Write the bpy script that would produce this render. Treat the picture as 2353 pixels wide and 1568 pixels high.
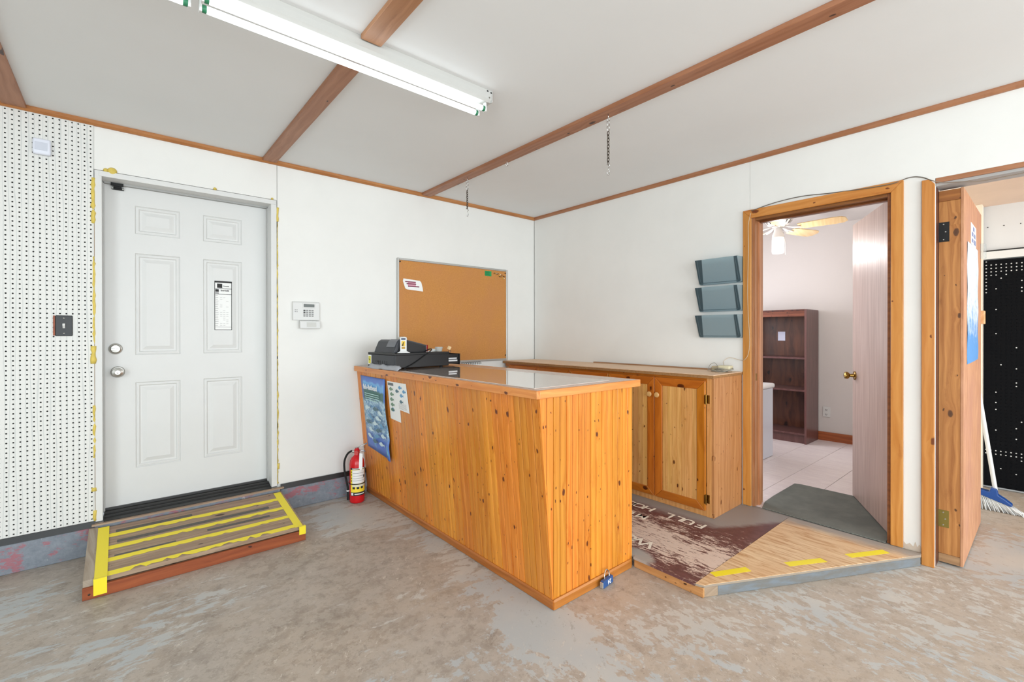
import bpy, bmesh, math, random
from mathutils import Vector, Matrix
random.seed(7)
PI = math.pi
for o in list(bpy.data.objects): bpy.data.objects.remove(o)
SC = bpy.context.scene
C = SC.collection

# ------------------------------------------------------------------ camera, world, light, exposure
cam_d = bpy.data.cameras.new('camera'); cam = bpy.data.objects.new('camera', cam_d); C.objects.link(cam)
F_PX, YAW, PITCH, ROLL = 1057.05, 0.8674, -0.0028, -0.0011
fw = Vector((math.cos(YAW)*math.cos(PITCH), math.sin(YAW)*math.cos(PITCH), math.sin(PITCH)))
rt = Vector((math.sin(YAW), -math.cos(YAW), 0)); up = rt.cross(fw)
r2 = rt*math.cos(ROLL) + up*math.sin(ROLL); u2 = -rt*math.sin(ROLL) + up*math.cos(ROLL)
m = Matrix((( r2.x, u2.x, -fw.x, -3.3305), (r2.y, u2.y, -fw.y, -3.5482), (r2.z, u2.z, -fw.z, 1.2597), (0, 0, 0, 1)))
cam.matrix_world = m
cam_d.sensor_width = 36; cam_d.lens = F_PX/2353*36
cam_d.shift_x = 1.94/2353; cam_d.shift_y = -14.79/2353; cam_d.clip_start = 0.02
SC.camera = cam
SC.view_settings.view_transform = 'Standard'; SC.view_settings.look = 'None'
SC.view_settings.gamma = 1; SC.view_settings.use_curve_mapping = False
SC.view_settings.exposure = 0.33
W = bpy.data.worlds.new('daylight'); SC.world = W; W.use_nodes = True
W.node_tree.nodes['Background'].inputs[0].default_value = (0.86, 0.95, 1.0, 1)
W.node_tree.nodes['Background'].inputs[1].default_value = 0.9
def area_light(name, loc, rot, sx, sy, power, col=(1, 1, 1)):
    l = bpy.data.lights.new(name, 'AREA'); l.shape = 'RECTANGLE'; l.size = sx; l.size_y = sy
    l.energy = power; l.color = col
    o = bpy.data.objects.new(name, l); C.objects.link(o); o.location = loc; o.rotation_euler = rot
    return o
# unseen area lights added to brighten the main room and the workshop
area_light('garage_daylight', (-1.9, -7.4, 1.35), (PI/2, 0, 0), 4.6, 2.2, 138, (0.88, 0.96, 1.0))
area_light('side_bay_daylight', (-6.2, -5.6, 1.25), (PI/2, 0, -PI/2+0.05), 2.6, 2.0, 130, (0.88, 0.96, 1.0))  # added fill from the side, out of view, for the right wall
area_light('workshop_window_light', (1.0, -6.3, 1.5), (PI/2, 0, 0), 1.8, 1.4, 36, (0.95, 0.98, 1.0))  # added fill for the workshop, no window behind it
TUBE_POWER = 3.0

# ------------------------------------------------------------------ helpers
def lin(c):
    if isinstance(c, str): c = [int(c[i:i+2], 16) for i in (0, 2, 4)]
    return tuple(((v/255)/12.92 if v/255 <= 0.04045 else ((v/255+0.055)/1.055)**2.4) for v in c) + (1,)
class M:
    """small node builder around one principled shader"""
    def __init__(s, name, col=None, rough=0.5, metal=0.0, spec=0.5):
        s.m = bpy.data.materials.new(name); s.m.use_nodes = True; s.t = s.m.node_tree
        s.b = s.t.nodes['Principled BSDF']; s.out = s.t.nodes['Material Output']
        s.b.inputs['Roughness'].default_value = rough; s.b.inputs['Metallic'].default_value = metal
        s.b.inputs['Specular IOR Level'].default_value = spec
        if col is not None: s.b.inputs['Base Color'].default_value = lin(col)
    def n(s, typ, ins={}, **props):
        nd = s.t.nodes.new('ShaderNode'+typ)
        for k, v in props.items(): setattr(nd, k, v)
        for k, v in ins.items():
            if isinstance(v, bpy.types.NodeSocket): s.t.links.new(v, nd.inputs[k])
            else: nd.inputs[k].default_value = v
        return nd
    def set(s, k, v):
        if isinstance(v, bpy.types.NodeSocket): s.t.links.new(v, s.b.inputs[k])
        else: s.b.inputs[k].default_value = v
    def math(s, op, a, b=0.0, c=None):
        nd = s.n('Math', {0: a, 1: b}, operation=op)
        if c is not None:
            if isinstance(c, bpy.types.NodeSocket): s.t.links.new(c, nd.inputs[2])
            else: nd.inputs[2].default_value = c
        return nd.outputs[0]
    def ramp(s, f, stops, interp='LINEAR'):
        nd = s.n('ValToRGB', {0: f}); cr = nd.color_ramp; cr.interpolation = interp
        while len(cr.elements) < len(stops): cr.elements.new(0.5)
        for e, (p, c) in zip(cr.elements, stops):
            e.position = p; e.color = (c, c, c, 1) if isinstance(c, (int, float)) else lin(c)
        return nd.outputs[0]
    def mix(s, f, a, b, mode='MIX'):
        nd = s.n('Mix', data_type='RGBA', blend_type=mode)
        for k, v in ((0, f), (6, a), (7, b)):
            if isinstance(v, bpy.types.NodeSocket): s.t.links.new(v, nd.inputs[k])
            elif isinstance(v, (int, float)): nd.inputs[k].default_value = v
            else: nd.inputs[k].default_value = lin(v)
        return nd.outputs[2]
    def coord(s, rnd=True):
        tc = s.n('TexCoord').outputs['Object']
        if not rnd: return tc
        oi = s.n('ObjectInfo').outputs['Random']
        off = s.n('VectorMath', {0: (37.0, 17.0, 91.0)}, operation='SCALE'); s.t.links.new(oi, off.inputs['Scale'])
        return s.n('VectorMath', {0: tc, 1: off.outputs[0]}, operation='ADD').outputs[0]
    def world(s): return s.n('NewGeometry').outputs['Position']
    def scale(s, v, sc): return s.n('Mapping', {'Vector': v, 'Scale': sc}).outputs[0]
    def noise(s, v, scale=5, detail=4, rough=0.55, dist=0.0):
        return s.n('TexNoise', {'Vector': v, 'Scale': scale, 'Detail': detail, 'Roughness': rough, 'Distortion': dist}).outputs[0]
    def bump(s, h, strength=0.2, dist=0.01):
        nd = s.n('Bump', {'Height': h, 'Strength': strength, 'Distance': dist}); s.t.links.new(nd.outputs[0], s.b.inputs['Normal'])
def plain(name, col, rough=0.5, metal=0.0, spec=0.5): return M(name, col, rough, metal, spec).m
def paint(name, col, rough=0.6, amt=0.03, scale=3.0, bump=0.03):
    a = M(name, None, rough); v = a.coord(False)
    n = a.noise(v, scale, 6, 0.6); c = lin(col); d = tuple(x*(1-amt*4) for x in c[:3]) + (1,)
    mx = a.n('Mix', {0: a.ramp(n, [(0.35, 0.0), (0.75, 1.0)])}, data_type='RGBA')
    mx.inputs[6].default_value = c; mx.inputs[7].default_value = tuple(x*(1-amt) for x in c[:3]) + (1,)
    a.set('Base Color', mx.outputs[2]); a.bump(a.noise(v, 120, 3), bump, 0.003); return a.m
def wood(name, light, dark, knot=None, axis='Z', rough=0.38, grain=1.0, kscale=7.0, kamt=0.55, var=0.25, spec=0.5, second=None):
    """knotty wood: long grain on a local axis, shifted and tinted per board"""
    a = M(name, None, rough, 0, spec); v = a.coord(True)
    sp = a.n('SeparateXYZ', {0: v}); X, Y, Z = sp.outputs
    L, A, B = {'Z': (Z, X, Y), 'X': (X, Y, Z), 'Y': (Y, X, Z)}[axis]
    ab = a.math('ADD', A, a.math('MULTIPLY', B, 0.83))
    kv = a.n('CombineXYZ', {0: a.math('MULTIPLY', ab, 2.1), 1: L, 2: 0.0}).outputs[0]
    if knot:
        jit = a.n('VectorMath', {0: kv, 1: a.n('VectorMath', {0: a.n('TexNoise', {'Vector': kv, 'Scale': 22.0}).outputs['Color'], 'Scale': 0.03}, operation='SCALE').outputs[0]}, operation='ADD').outputs[0]
        vo = a.n('TexVoronoi', {'Vector': jit, 'Scale': kscale}, voronoi_dimensions='2D')
        d = vo.outputs['Distance']; rc = a.n('SeparateXYZ', {0: vo.outputs['Color']}).outputs
        has = a.math('GREATER_THAN', rc[0], 1-kamt)
        rad = a.math('MULTIPLY_ADD', rc[1], 0.085, 0.03)
        q = a.math('DIVIDE', d, rad)
        core = a.math('MULTIPLY', a.ramp(q, [(0.0, 1.0), (0.75, 0.9), (1.0, 0.0)]), has)
        halo = a.math('MULTIPLY', a.ramp(a.math('MULTIPLY', q, 0.3), [(0.0, 1.0), (0.4, 0.55), (1.0, 0.0)]), has)
    gx = a.math('MULTIPLY', ab, 70.0*grain)
    if knot: gx = a.math('ADD', gx, a.math('MULTIPLY', halo, 1.7))
    wob = a.noise(a.n('CombineXYZ', {0: a.math('MULTIPLY', ab, 8.0), 1: a.math('MULTIPLY', L, 1.4), 2: 0.0}).outputs[0], 1.6, 2)
    gx = a.math('ADD', gx, a.math('MULTIPLY', wob, 4.5))
    gv = a.n('CombineXYZ', {0: gx, 1: a.math('MULTIPLY', L, 2.2), 2: 0.0}).outputs[0]
    g = a.noise(gv, 1.0, 4, 0.65)
    g2 = a.n('TexWave', {'Vector': a.n('CombineXYZ', {0: a.math('MULTIPLY', gx, 0.10), 1: a.math('MULTIPLY', L, 0.25), 2: 0.0}).outputs[0], 'Scale': 1.3, 'Distortion': 3.0, 'Detail': 2.0}, wave_profile='SIN').outputs['Fac']
    gg = a.math('ADD', a.math('MULTIPLY', g, 0.82), a.math('MULTIPLY', g2, 0.18))
    col = a.mix(a.ramp(gg, [(0.28, 0.0), (0.72, 1.0)]), light, dark)
    rnd = a.n('ObjectInfo').outputs['Random']
    hs = a.n('HueSaturation', {'Color': col, 'Hue': a.math('MULTIPLY_ADD', rnd, 0.014, 0.492), 'Value': a.math('MULTIPLY_ADD', a.math('FRACT', a.math('MULTIPLY', rnd, 7.13)), var, 1-var*0.5)}).outputs[0]
    big = a.noise(v, 2.0, 2); hs = a.mix(a.ramp(big, [(0.4, 0.0), (0.7, 0.22)]), hs, second or dark)
    if knot:
        hs = a.mix(a.math('MULTIPLY', halo, 0.45), hs, dark)
        hs = a.mix(core, hs, knot)
        vo2 = a.n('TexVoronoi', {'Vector': jit, 'Scale': kscale*2.6}, voronoi_dimensions='2D')
        r2_ = a.n('SeparateXYZ', {0: vo2.outputs['Color']}).outputs
        q2 = a.math('DIVIDE', vo2.outputs['Distance'], a.math('MULTIPLY_ADD', r2_[1], 0.10, 0.03))
        c2 = a.math('MULTIPLY', a.ramp(q2, [(0.0, 1.0), (0.7, 0.85), (1.0, 0.0)]), a.math('GREATER_THAN', r2_[0], 1-kamt*0.36))
        hs = a.mix(c2, hs, knot)
        vs_ = a.n('CombineXYZ', {0: a.math('MULTIPLY', ab, 5.0), 1: L, 2: 3.3}).outputs[0]
        stn = a.ramp(a.noise(vs_, 3.2, 5, 0.7), [(0.60, 0.0), (0.72, 0.45)]); hs = a.mix(stn, hs, dark, 'MULTIPLY')
    a.set('Base Color', hs); a.bump(gg, 0.08, 0.002); return a.m

class MB:
    def __init__(s): s.v = []; s.f = []; s.mi = []; s.k = 0
    def quad(s, pts):
        b = len(s.v); s.v += [tuple(p) for p in pts]; s.f.append(tuple(range(b, b+len(pts)))); s.mi.append(s.k); return s
    def box(s, x0, x1, y0, y1, z0, z1):
        x0, x1 = sorted((x0, x1)); y0, y1 = sorted((y0, y1)); z0, z1 = sorted((z0, z1))
        b = len(s.v)
        s.v += [(x0,y0,z0),(x1,y0,z0),(x1,y1,z0),(x0,y1,z0),(x0,y0,z1),(x1,y0,z1),(x1,y1,z1),(x0,y1,z1)]
        for f in ((0,3,2,1),(4,5,6,7),(0,1,5,4),(1,2,6,5),(2,3,7,6),(3,0,4,7)): s.f.append(tuple(b+i for i in f)); s.mi.append(s.k)
        return s
    def prism(s, pts, axis, a, b_):
        """pts 2D polygon in the two other axes, extruded from a to b_ on axis"""
        n = len(pts); b = len(s.v)
        def P(u, w, t): return {'x': (t, u, w), 'y': (u, t, w), 'z': (u, w, t)}[axis]
        s.v += [P(u, w, a) for u, w in pts] + [P(u, w, b_) for u, w in pts]
        s.f.append(tuple(range(b+n-1, b-1, -1))); s.f.append(tuple(range(b+n, b+2*n))); s.mi += [s.k]*2
        for i in range(n): j = (i+1) % n; s.f.append((b+i, b+j, b+n+j, b+n+i)); s.mi.append(s.k)
        return s
    def lathe(s, prof, c=(0,0,0), axis='z', seg=24, cap=True):
        b = len(s.v); n = len(prof)
        for r, h in prof:
            for i in range(seg):
                a = 2*PI*i/seg; u, w = r*math.cos(a), r*math.sin(a)
                p = {'z': (u, w, h), 'y': (u, h, w), 'x': (h, u, w)}[axis]
                s.v.append((c[0]+p[0], c[1]+p[1], c[2]+p[2]))
        for k in range(n-1):
            for i in range(seg):
                j = (i+1) % seg; s.f.append((b+k*seg+i, b+k*seg+j, b+(k+1)*seg+j, b+(k+1)*seg+i)); s.mi.append(s.k)
        if cap:
            s.f.append(tuple(range(b+seg-1, b-1, -1))); s.f.append(tuple(range(b+(n-1)*seg, b+n*seg))); s.mi += [s.k]*2
        return s
    def tube(s, pts, r, seg=8, closed=False):
        pts = [Vector(p) for p in pts]; n = len(pts); b = len(s.v); prev = None
        for i, p in enumerate(pts):
            if closed: t = pts[(i+1) % n]-pts[i-1]
            else: t = pts[min(i+1, n-1)]-pts[max(i-1, 0)]
            t = t.normalized() if t.length > 1e-9 else Vector((0, 0, 1))
            if prev is None: a = t.cross(Vector((0.31, 0.2, 0.9)) if abs(t.z) < 0.9 else Vector((1, 0, 0))).normalized()
            else: a = (prev - t*prev.dot(t)).normalized()
            prev = a; c_ = t.cross(a); rr = r[i] if isinstance(r, (list, tuple)) else r
            for k in range(seg):
                an = 2*PI*k/seg; s.v.append(tuple(p + a*(rr*math.cos(an)) + c_*(rr*math.sin(an))))
        for i in range(n if closed else n-1):
            for k in range(seg):
                j = (k+1) % seg; i2 = (i+1) % n
                s.f.append((b+i*seg+k, b+i*seg+j, b+i2*seg+j, b+i2*seg+k)); s.mi.append(s.k)
        if not closed: s.f.append(tuple(range(b+seg-1, b-1, -1))); s.f.append(tuple(range(b+(n-1)*seg, b+n*seg))); s.mi += [s.k]*2
        return s
    def ring(s, c, r, t, axis='z', seg=20, sx=1.0, sy=1.0, tseg=8):
        pts = []
        for i in range(seg):
            a = 2*PI*i/seg; u, w = r*sx*math.cos(a), r*sy*math.sin(a)
            p = {'z': (u, w, 0), 'y': (u, 0, w), 'x': (0, u, w)}[axis]; pts.append((c[0]+p[0], c[1]+p[1], c[2]+p[2]))
        return s.tube(pts, t, tseg, True)
ORG = {}
def spline(pts, n=8):
    pts = [Vector(p) for p in pts]; out = []
    P = [2*pts[0]-pts[1]] + pts + [2*pts[-1]-pts[-2]]
    for i in range(1, len(P)-2):
        for k in range(n):
            t = k/n; a, b, c, d = P[i-1], P[i], P[i+1], P[i+2]
            out.append(0.5*((2*b)+(c-a)*t+(2*a-5*b+4*c-d)*t*t+(3*b-a-3*c+d)*t**3))
    out.append(pts[-1]); return out
def setp(o, label=None, cat=None, group=None, kind=None):
    if label: o['label'] = label
    if cat: o['category'] = cat
    if group: o['group'] = group
    if kind: o['kind'] = kind
    return o
def root(name, loc, label, cat, group=None, rotz=0.0, kind=None, local=None):
    o = bpy.data.objects.new(name, None); C.objects.link(o); o.location = loc; o.rotation_euler = (0, 0, rotz)
    o.empty_display_size = 0.05
    ORG[o.name] = Vector((0, 0, 0)) if (rotz or local) else Vector(loc)
    return setp(o, label, cat, group, kind)
def part(name, mb, mat, parent=None, bevel=0.0, smooth=False, label=None, cat=None, group=None, kind=None, auto=None, origin=None):
    if isinstance(mb, bpy.types.Mesh): me = mb; c = Vector(origin or (0, 0, 0))
    else:
        vs = [Vector(v) for v in mb.v]
        if origin is not None: c = Vector(origin)
        else:
            lo = [min(v[i] for v in vs) for i in range(3)]; hi = [max(v[i] for v in vs) for i in range(3)]
            c = Vector([(lo[i]+hi[i])/2 for i in range(3)])
        me = bpy.data.meshes.new(name)
        me.from_pydata([tuple(v-c) for v in vs], [], mb.f)
        mats = mat if isinstance(mat, (list, tuple)) else [mat]
        for m_ in mats: me.materials.append(m_)
        if len(mats) > 1: me.polygons.foreach_set('material_index', mb.mi)
        bm = bmesh.new(); bm.from_mesh(me)
        if bevel:
            ed = [e for e in bm.edges if len(e.link_faces) == 2 and e.calc_face_angle(0) > 0.5]
            bmesh.ops.bevel(bm, geom=ed, offset=bevel, segments=1 if bevel < 0.004 else 2, affect='EDGES', profile=0.6)
        bmesh.ops.recalc_face_normals(bm, faces=bm.faces); bm.to_mesh(me); bm.free()
        if smooth:
            me.polygons.foreach_set('use_smooth', [True]*len(me.polygons))
            if auto is not None: me.set_sharp_from_angle(angle=auto)
    o = bpy.data.objects.new(name, me); C.objects.link(o)
    if parent: o.parent = parent; o.location = c - ORG[parent.name]
    else: o.location = c
    ORG[o.name] = c
    return setp(o, label, cat, group, kind)
def text(s, size, mat, parent, pos, xdir, udir, name='lettering', extrude=0.0004, align='LEFT', sx=1.0, bold=0.0, label=None):
    cu = bpy.data.curves.new('t', 'FONT'); cu.body = s; cu.size = size; cu.extrude = extrude; cu.align_x = align; cu.offset = bold
    cu.resolution_u = 3
    t = bpy.data.objects.new('t', cu); C.objects.link(t)
    dg = bpy.context.evaluated_depsgraph_get(); me = bpy.data.meshes.new_from_object(t.evaluated_get(dg))
    bpy.data.objects.remove(t); xd = Vector(xdir).normalized(); ud = Vector(udir).normalized(); nd = xd.cross(ud)
    for v in me.vertices: p = v.co; v.co = xd*(p.x*sx) + ud*p.y + nd*p.z
    me.materials.clear(); me.materials.append(mat)
    return part(name, me, mat, parent, origin=pos, label=label)

# ------------------------------------------------------------------ materials
MT = {}
MT['wall'] = paint('white_wall_paint', 'ebeae6', 0.55, 0.05, 2.2, 0.05)
MT['ceil'] = paint('ceiling_board', 'e9eaea', 0.8, 0.03, 1.6)
MT['white'] = paint('white_gloss_paint', 'dcdcda', 0.45, 0.03, 3)
MT['cream'] = paint('cream_paint', 'f5ead6', 0.6)
MT['office'] = paint('office_wall_paint', 'd8d2cf', 0.6, 0.02)
MT['black'] = plain('black_plastic', '17181a', 0.35)
MT['blackm'] = plain('matt_black', '101010', 0.7)
MT['tar'] = M('tar_strip', '1a1a1b', 0.45).m
MT['steel'] = plain('satin_steel', 'b8b6b0', 0.28, 1.0)
MT['alu'] = plain('aluminium', 'b9b8b4', 0.4, 0.6)
MT['brass'] = plain('aged_brass', '9a7a3c', 0.25, 1.0)
MT['chain'] = plain('dark_steel', '5a5148', 0.35, 0.9)
MT['zinc'] = plain('zinc', 'c8c8c6', 0.25, 0.9)
MT['yellow'] = plain('yellow_tape', 'f4e02c', 0.45)
MT['foam'] = paint('foam', 'e2c860', 0.6, 0.2, 40)
MT['paper'] = plain('paper', 'f2f2f0', 0.7)
MT['ink'] = plain('ink', '262626', 0.7)
MT['inkg'] = plain('grey_ink', '8a8a8a', 0.7)
MT['red'] = plain('red_enamel', 'd0131c', 0.25)
MT['plw'] = plain('white_plastic', 'dddddb', 0.45)
MT['pine'] = wood('counter_pine', 'e6983c', 'c9741f', '5a2410', 'Z', 0.3, 1.0, 6.0, 0.5, 0.26)
MT['groove'] = plain('stain_in_grooves', '5a2c0e', 0.6)  # stain and recess shade painted into the board grooves
MT['pine_x'] = wood('pine_along_x', 'e8a458', 'cd8038', '5a2410', 'X', 0.35, 1.0, 5.0, 0.35, 0.12)
MT['pine_y'] = wood('pine_along_y', 'e8a458', 'cd8038', '5a2410', 'Y', 0.35, 1.0, 5.0, 0.35, 0.12)
MT['case_z'] = wood('casing_wood', 'd2954c', 'bb7830', '6a3010', 'Z', 0.32, 1.0, 4.0, 0.25, 0.1)
MT['case_y'] = wood('casing_wood_y', 'd2954c', 'bb7830', '6a3010', 'Y', 0.32, 1.0, 4.0, 0.25, 0.1)
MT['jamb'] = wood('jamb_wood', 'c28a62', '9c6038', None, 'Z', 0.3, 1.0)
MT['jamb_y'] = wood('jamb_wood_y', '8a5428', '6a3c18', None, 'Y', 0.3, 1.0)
MT['beam_y'] = wood('beam_wood_y', 'b3805c', '96623e', '3a2018', 'Y', 0.45, 0.8, 3.0, 0.3, 0.15)
MT['beam_x'] = wood('beam_wood_x', 'bd8050', '9c5c30', '3a2018', 'X', 0.45, 0.8, 3.0, 0.3, 0.1)
MT['cabdoor_z'] = wood('cabinet_frame_wood', 'cc7c26', 'a85c14', '4a1c08', 'Z', 0.28, 0.6, 4.0, 0.25, 0.1)
MT['cabdoor_y'] = wood('cabinet_frame_wood_y', 'c87622', 'a05412', '4a1c08', 'Y', 0.28, 0.6, 4.0, 0.3, 0.1)
MT['cabpanel'] = wood('cabinet_panel_wood', 'e4ae6c', 'c68c48', '5a2a10', 'Z', 0.35, 1.3, 7.0, 0.45, 0.22)
MT['cabside'] = wood('cabinet_side_wood', 'cc9860', 'b07a44', '6a3414', 'Z', 0.35, 0.8, 6.0, 0.4, 0.1)
MT['weather'] = wood('weathered_wood', 'b59c84', '8c7460', '4a3a30', 'X', 0.75, 0.9, 4.0, 0.3, 0.15)
MT['weather_y'] = wood('weathered_wood_y', 'bdb0a0', '94826e', '4a3a30', 'Y', 0.75, 0.9, 4.0, 0.3, 0.15)
MT['redwood'] = wood('redwood', 'a2562c', '7c3818', '35140a', 'X', 0.5, 0.8, 4.0, 0.35, 0.1)
MT['stud'] = wood('stud_wood', 'c8894c', '9c5e2a', '4e2c12', 'Z', 0.5, 1.3, 5.0, 0.55, 0.1)
MT['ply'] = wood('plywood_x', 'e2b888', 'c8935a', '8a5a30', 'X', 0.55, 0.5, 3.0, 0.2, 0.1)
MT['dark'] = wood('dark_walnut', '6a3a28', '3c1c14', '200c08', 'Z', 0.3, 0.5, 3.0, 0.3, 0.1)
MT['darkside'] = wood('dark_walnut_side', '6e4a48', '553634', None, 'Z', 0.3, 0.5)
MT['strand'] = paint('particle_board', 'a87a4a', 0.8, 0.4, 90)

def office_door_mat():
    a = M('lauan_door', None, 0.22); v = a.coord(False)
    g = a.noise(a.scale(v, (30, 30, 1.6)), 1.5, 5); a.set('Base Color', a.mix(a.ramp(g, [(0.3, 0.0), (0.7, 1.0)]), 'c9b3aa', 'ae958c'))
    a.set('Roughness', a.math('MULTIPLY_ADD', g, 0.12, 0.36)); return a.m
MT['lauan'] = office_door_mat()
def rough_ply():
    a = M('rough_plywood', None, 0.75); v = a.coord(False)
    n = a.noise(a.n('Mapping', {'Vector': v, 'Rotation': (0, 0.9, 0), 'Scale': (30, 30, 5)}).outputs[0], 1.2, 6, 0.7)
    big = a.noise(v, 2.5, 3)
    c = a.mix(a.ramp(n, [(0.3, 0.0), (0.7, 1.0)]), 'cf9c76', 'a87250'); c = a.mix(a.ramp(big, [(0.45, 0.0), (0.75, 0.5)]), c, 'a87468')
    a.set('Base Color', c); a.bump(n, 0.3, 0.003); return a.m
MT['roughply'] = rough_ply()
def cork():
    a = M('cork', None, 0.8); v = a.coord(False)
    n = a.noise(v, 150, 3, 0.7); b = a.noise(a.scale(v, (3.0, 1, 2.2)), 1.5, 2)
    c = a.mix(a.ramp(n, [(0.3, 0.0), (0.7, 1.0)]), 'd0924e', 'ba7c3e'); c = a.mix(a.ramp(b, [(0.4, 0.0), (0.65, 0.5)]), c, 'c08250')
    a.set('Base Color', c); return a.m
MT['cork'] = cork()
def concrete():
    a = M('worn_painted_concrete', None, 0.5); v = a.world()
    rot = a.n('Mapping', {'Vector': v, 'Rotation': (0, 0, -0.85)}).outputs[0]
    st = a.scale(rot, (1.0, 1.9, 1.0))
    fine = a.noise(v, 42, 8, 0.75); mid = a.noise(v, 7, 10, 0.72); big = a.noise(v, 1.5, 5, 0.6)
    c = a.mix(a.ramp(mid, [(0.32, 0.0), (0.68, 1.0)]), 'b2a89c', '958a80')
    c = a.mix(a.ramp(big, [(0.42, 0.0), (0.64, 0.6)]), c, 'ae9880')
    c = a.mix(a.ramp(a.noise(st, 2.3, 9, 0.7), [(0.47, 0.0), (0.66, 0.8)]), c, '7f7365')
    c = a.mix(a.ramp(fine, [(0.25, 0.0), (0.75, 0.5)]), c, 'b8ada2')
    s = a.n('SeparateXYZ', {0: v}).outputs; x, y = s[0], s[1]
    def blob(cx, cy, rx, ry, amp):
        dx = a.math('DIVIDE', a.math('SUBTRACT', x, cx), rx); dy = a.math('DIVIDE', a.math('SUBTRACT', y, cy), ry)
        d = a.math('ADD', a.math('MULTIPLY', dx, dx), a.math('MULTIPLY', dy, dy))
        return a.math('MULTIPLY', a.math('EXPONENT', a.math('MULTIPLY', d, -1.0)), amp)
    # zones where the grey paint survives: along the left wall, the near left, round the counter foot and towards the opening
    z = None
    for b in ((-3.35, -1.2, 0.30, 0.22, 0.065), (-1.95, -2.15, 0.18, 0.22, 0.22), (-1.75, -2.5, 0.45, 0.22, 0.05), (-0.75, -3.0, 0.9, 0.5, 0.02), (-3.75, -0.5, 0.35, 0.4, 0.10), (-2.15, -0.4, 0.3, 0.3, 0.15), (-1.92, -1.3, 0.13, 0.8, 0.10), (0.4, -3.5, 0.7, 0.35, 0.07), (-3.0, -0.95, 0.12, 0.12, 0.08)):
        q = blob(*b); z = q if z is None else a.math('ADD', z, q)
    t = a.ramp(a.math('MULTIPLY_ADD', a.math('SUBTRACT', x, y), 0.25, 0.5), [(0.3, 0.0), (0.6, 1.0)])
    pa = a.noise(a.scale(v, (2.6, 6.8, 1)), 2.0, 12, 0.74, 0.3); pb = a.math('ADD', a.math('MULTIPLY', a.noise(a.scale(v, (9.5, 5.5, 1)), 2.6, 10, 0.66, 0.3), 0.72), a.math('MULTIPLY', a.noise(a.scale(v, (6.6, 3.0, 1)), 0.8, 4, 0.5), 0.28))
    pn = a.math('ADD', a.math('MULTIPLY', pa, a.math('SUBTRACT', 1.0, t)), a.math('MULTIPLY', pb, t)); lo = a.noise(v, 1.1, 2, 0.5)
    f = a.math('ADD', a.math('ADD', a.math('MULTIPLY', pn, 0.68), a.math('MULTIPLY', lo, 0.32)), z)
    c = a.mix(a.math('MULTIPLY', a.ramp(a.math('MULTIPLY_ADD', a.math('SUBTRACT', x, y), 0.25, 0.5), [(0.45, 0.0), (0.85, 1.0)]), 0.45), c, 'b8a693')
    f = a.math('ADD', f, a.math('MULTIPLY', t, 0.034))
    c = a.mix(a.math('MULTIPLY', a.ramp(a.noise(v, 13, 10, 0.72), [(0.47, 0.0), (0.50, 1.0)]), 0.22), c, 'd2c8bc')
    c = a.mix(a.math('MULTIPLY', a.ramp(a.noise(v, 19, 9, 0.75), [(0.42, 1.0), (0.46, 0.0)]), 0.25), c, '776b5e')
    soft = a.ramp(f, [(0.50, 0.0), (0.64, 0.55)]); c = a.mix(soft, c, 'b9b0a8')
    pf = a.ramp(f, [(0.578, 0.0), (0.588, 0.9)])
    tone = a.mix(a.ramp(a.noise(v, 1.7, 3), [(0.4, 0.0), (0.6, 1.0)]), 'b4b9ba', 'c6c2ba')
    c = a.mix(pf, c, tone)
    fl = a.ramp(a.noise(st, 21, 8, 0.75), [(0.595, 0.0), (0.612, 1.0)])
    fl = a.math('MULTIPLY', fl, a.ramp(a.noise(v, 1.9, 3), [(0.44, 0.0), (0.58, 1.0)]))
    c = a.mix(a.math('MULTIPLY', fl, 0.75), c, 'd3ccc0')
    dk = a.ramp(a.noise(v, 60, 3, 0.6), [(0.29, 1.0), (0.315, 0.0)]); c = a.mix(a.math('MULTIPLY', dk, 0.5), c, '4a4038')
    ds = a.ramp(a.noise(st, 11, 9, 0.8), [(0.36, 1.0), (0.42, 0.0)]); c = a.mix(a.math('MULTIPLY', ds, 0.35), c, '5e5348')
    a.set('Base Color', c); a.set('Roughness', a.math('MULTIPLY_ADD', pf, -0.12, 0.55))
    a.bump(a.math('ADD', a.math('MULTIPLY', fine, 0.5), a.math('MULTIPLY', pf, 0.6)), 0.22, 0.002); return a.m
MT['concrete'] = concrete()
def curb():
    a = M('painted_block_curb', None, 0.5); v = a.world()
    n = a.noise(v, 40, 5, 0.7); c = a.mix(a.ramp(n, [(0.3, 0.0), (0.7, 1.0)]), '8b929b', '757c86')
    r = a.ramp(a.noise(a.scale(v, (1, 1, 2)), 7, 9, 0.75), [(0.53, 0.0), (0.57, 0.8)]); c = a.mix(r, c, 'a8606a')
    w = a.ramp(a.noise(v, 16, 9, 0.8), [(0.64, 0.0), (0.66, 0.8)]); c = a.mix(w, c, 'c9c9cc')
    a.set('Base Color', c); a.bump(n, 0.5, 0.004); return a.m
MT['curb'] = curb()
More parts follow.
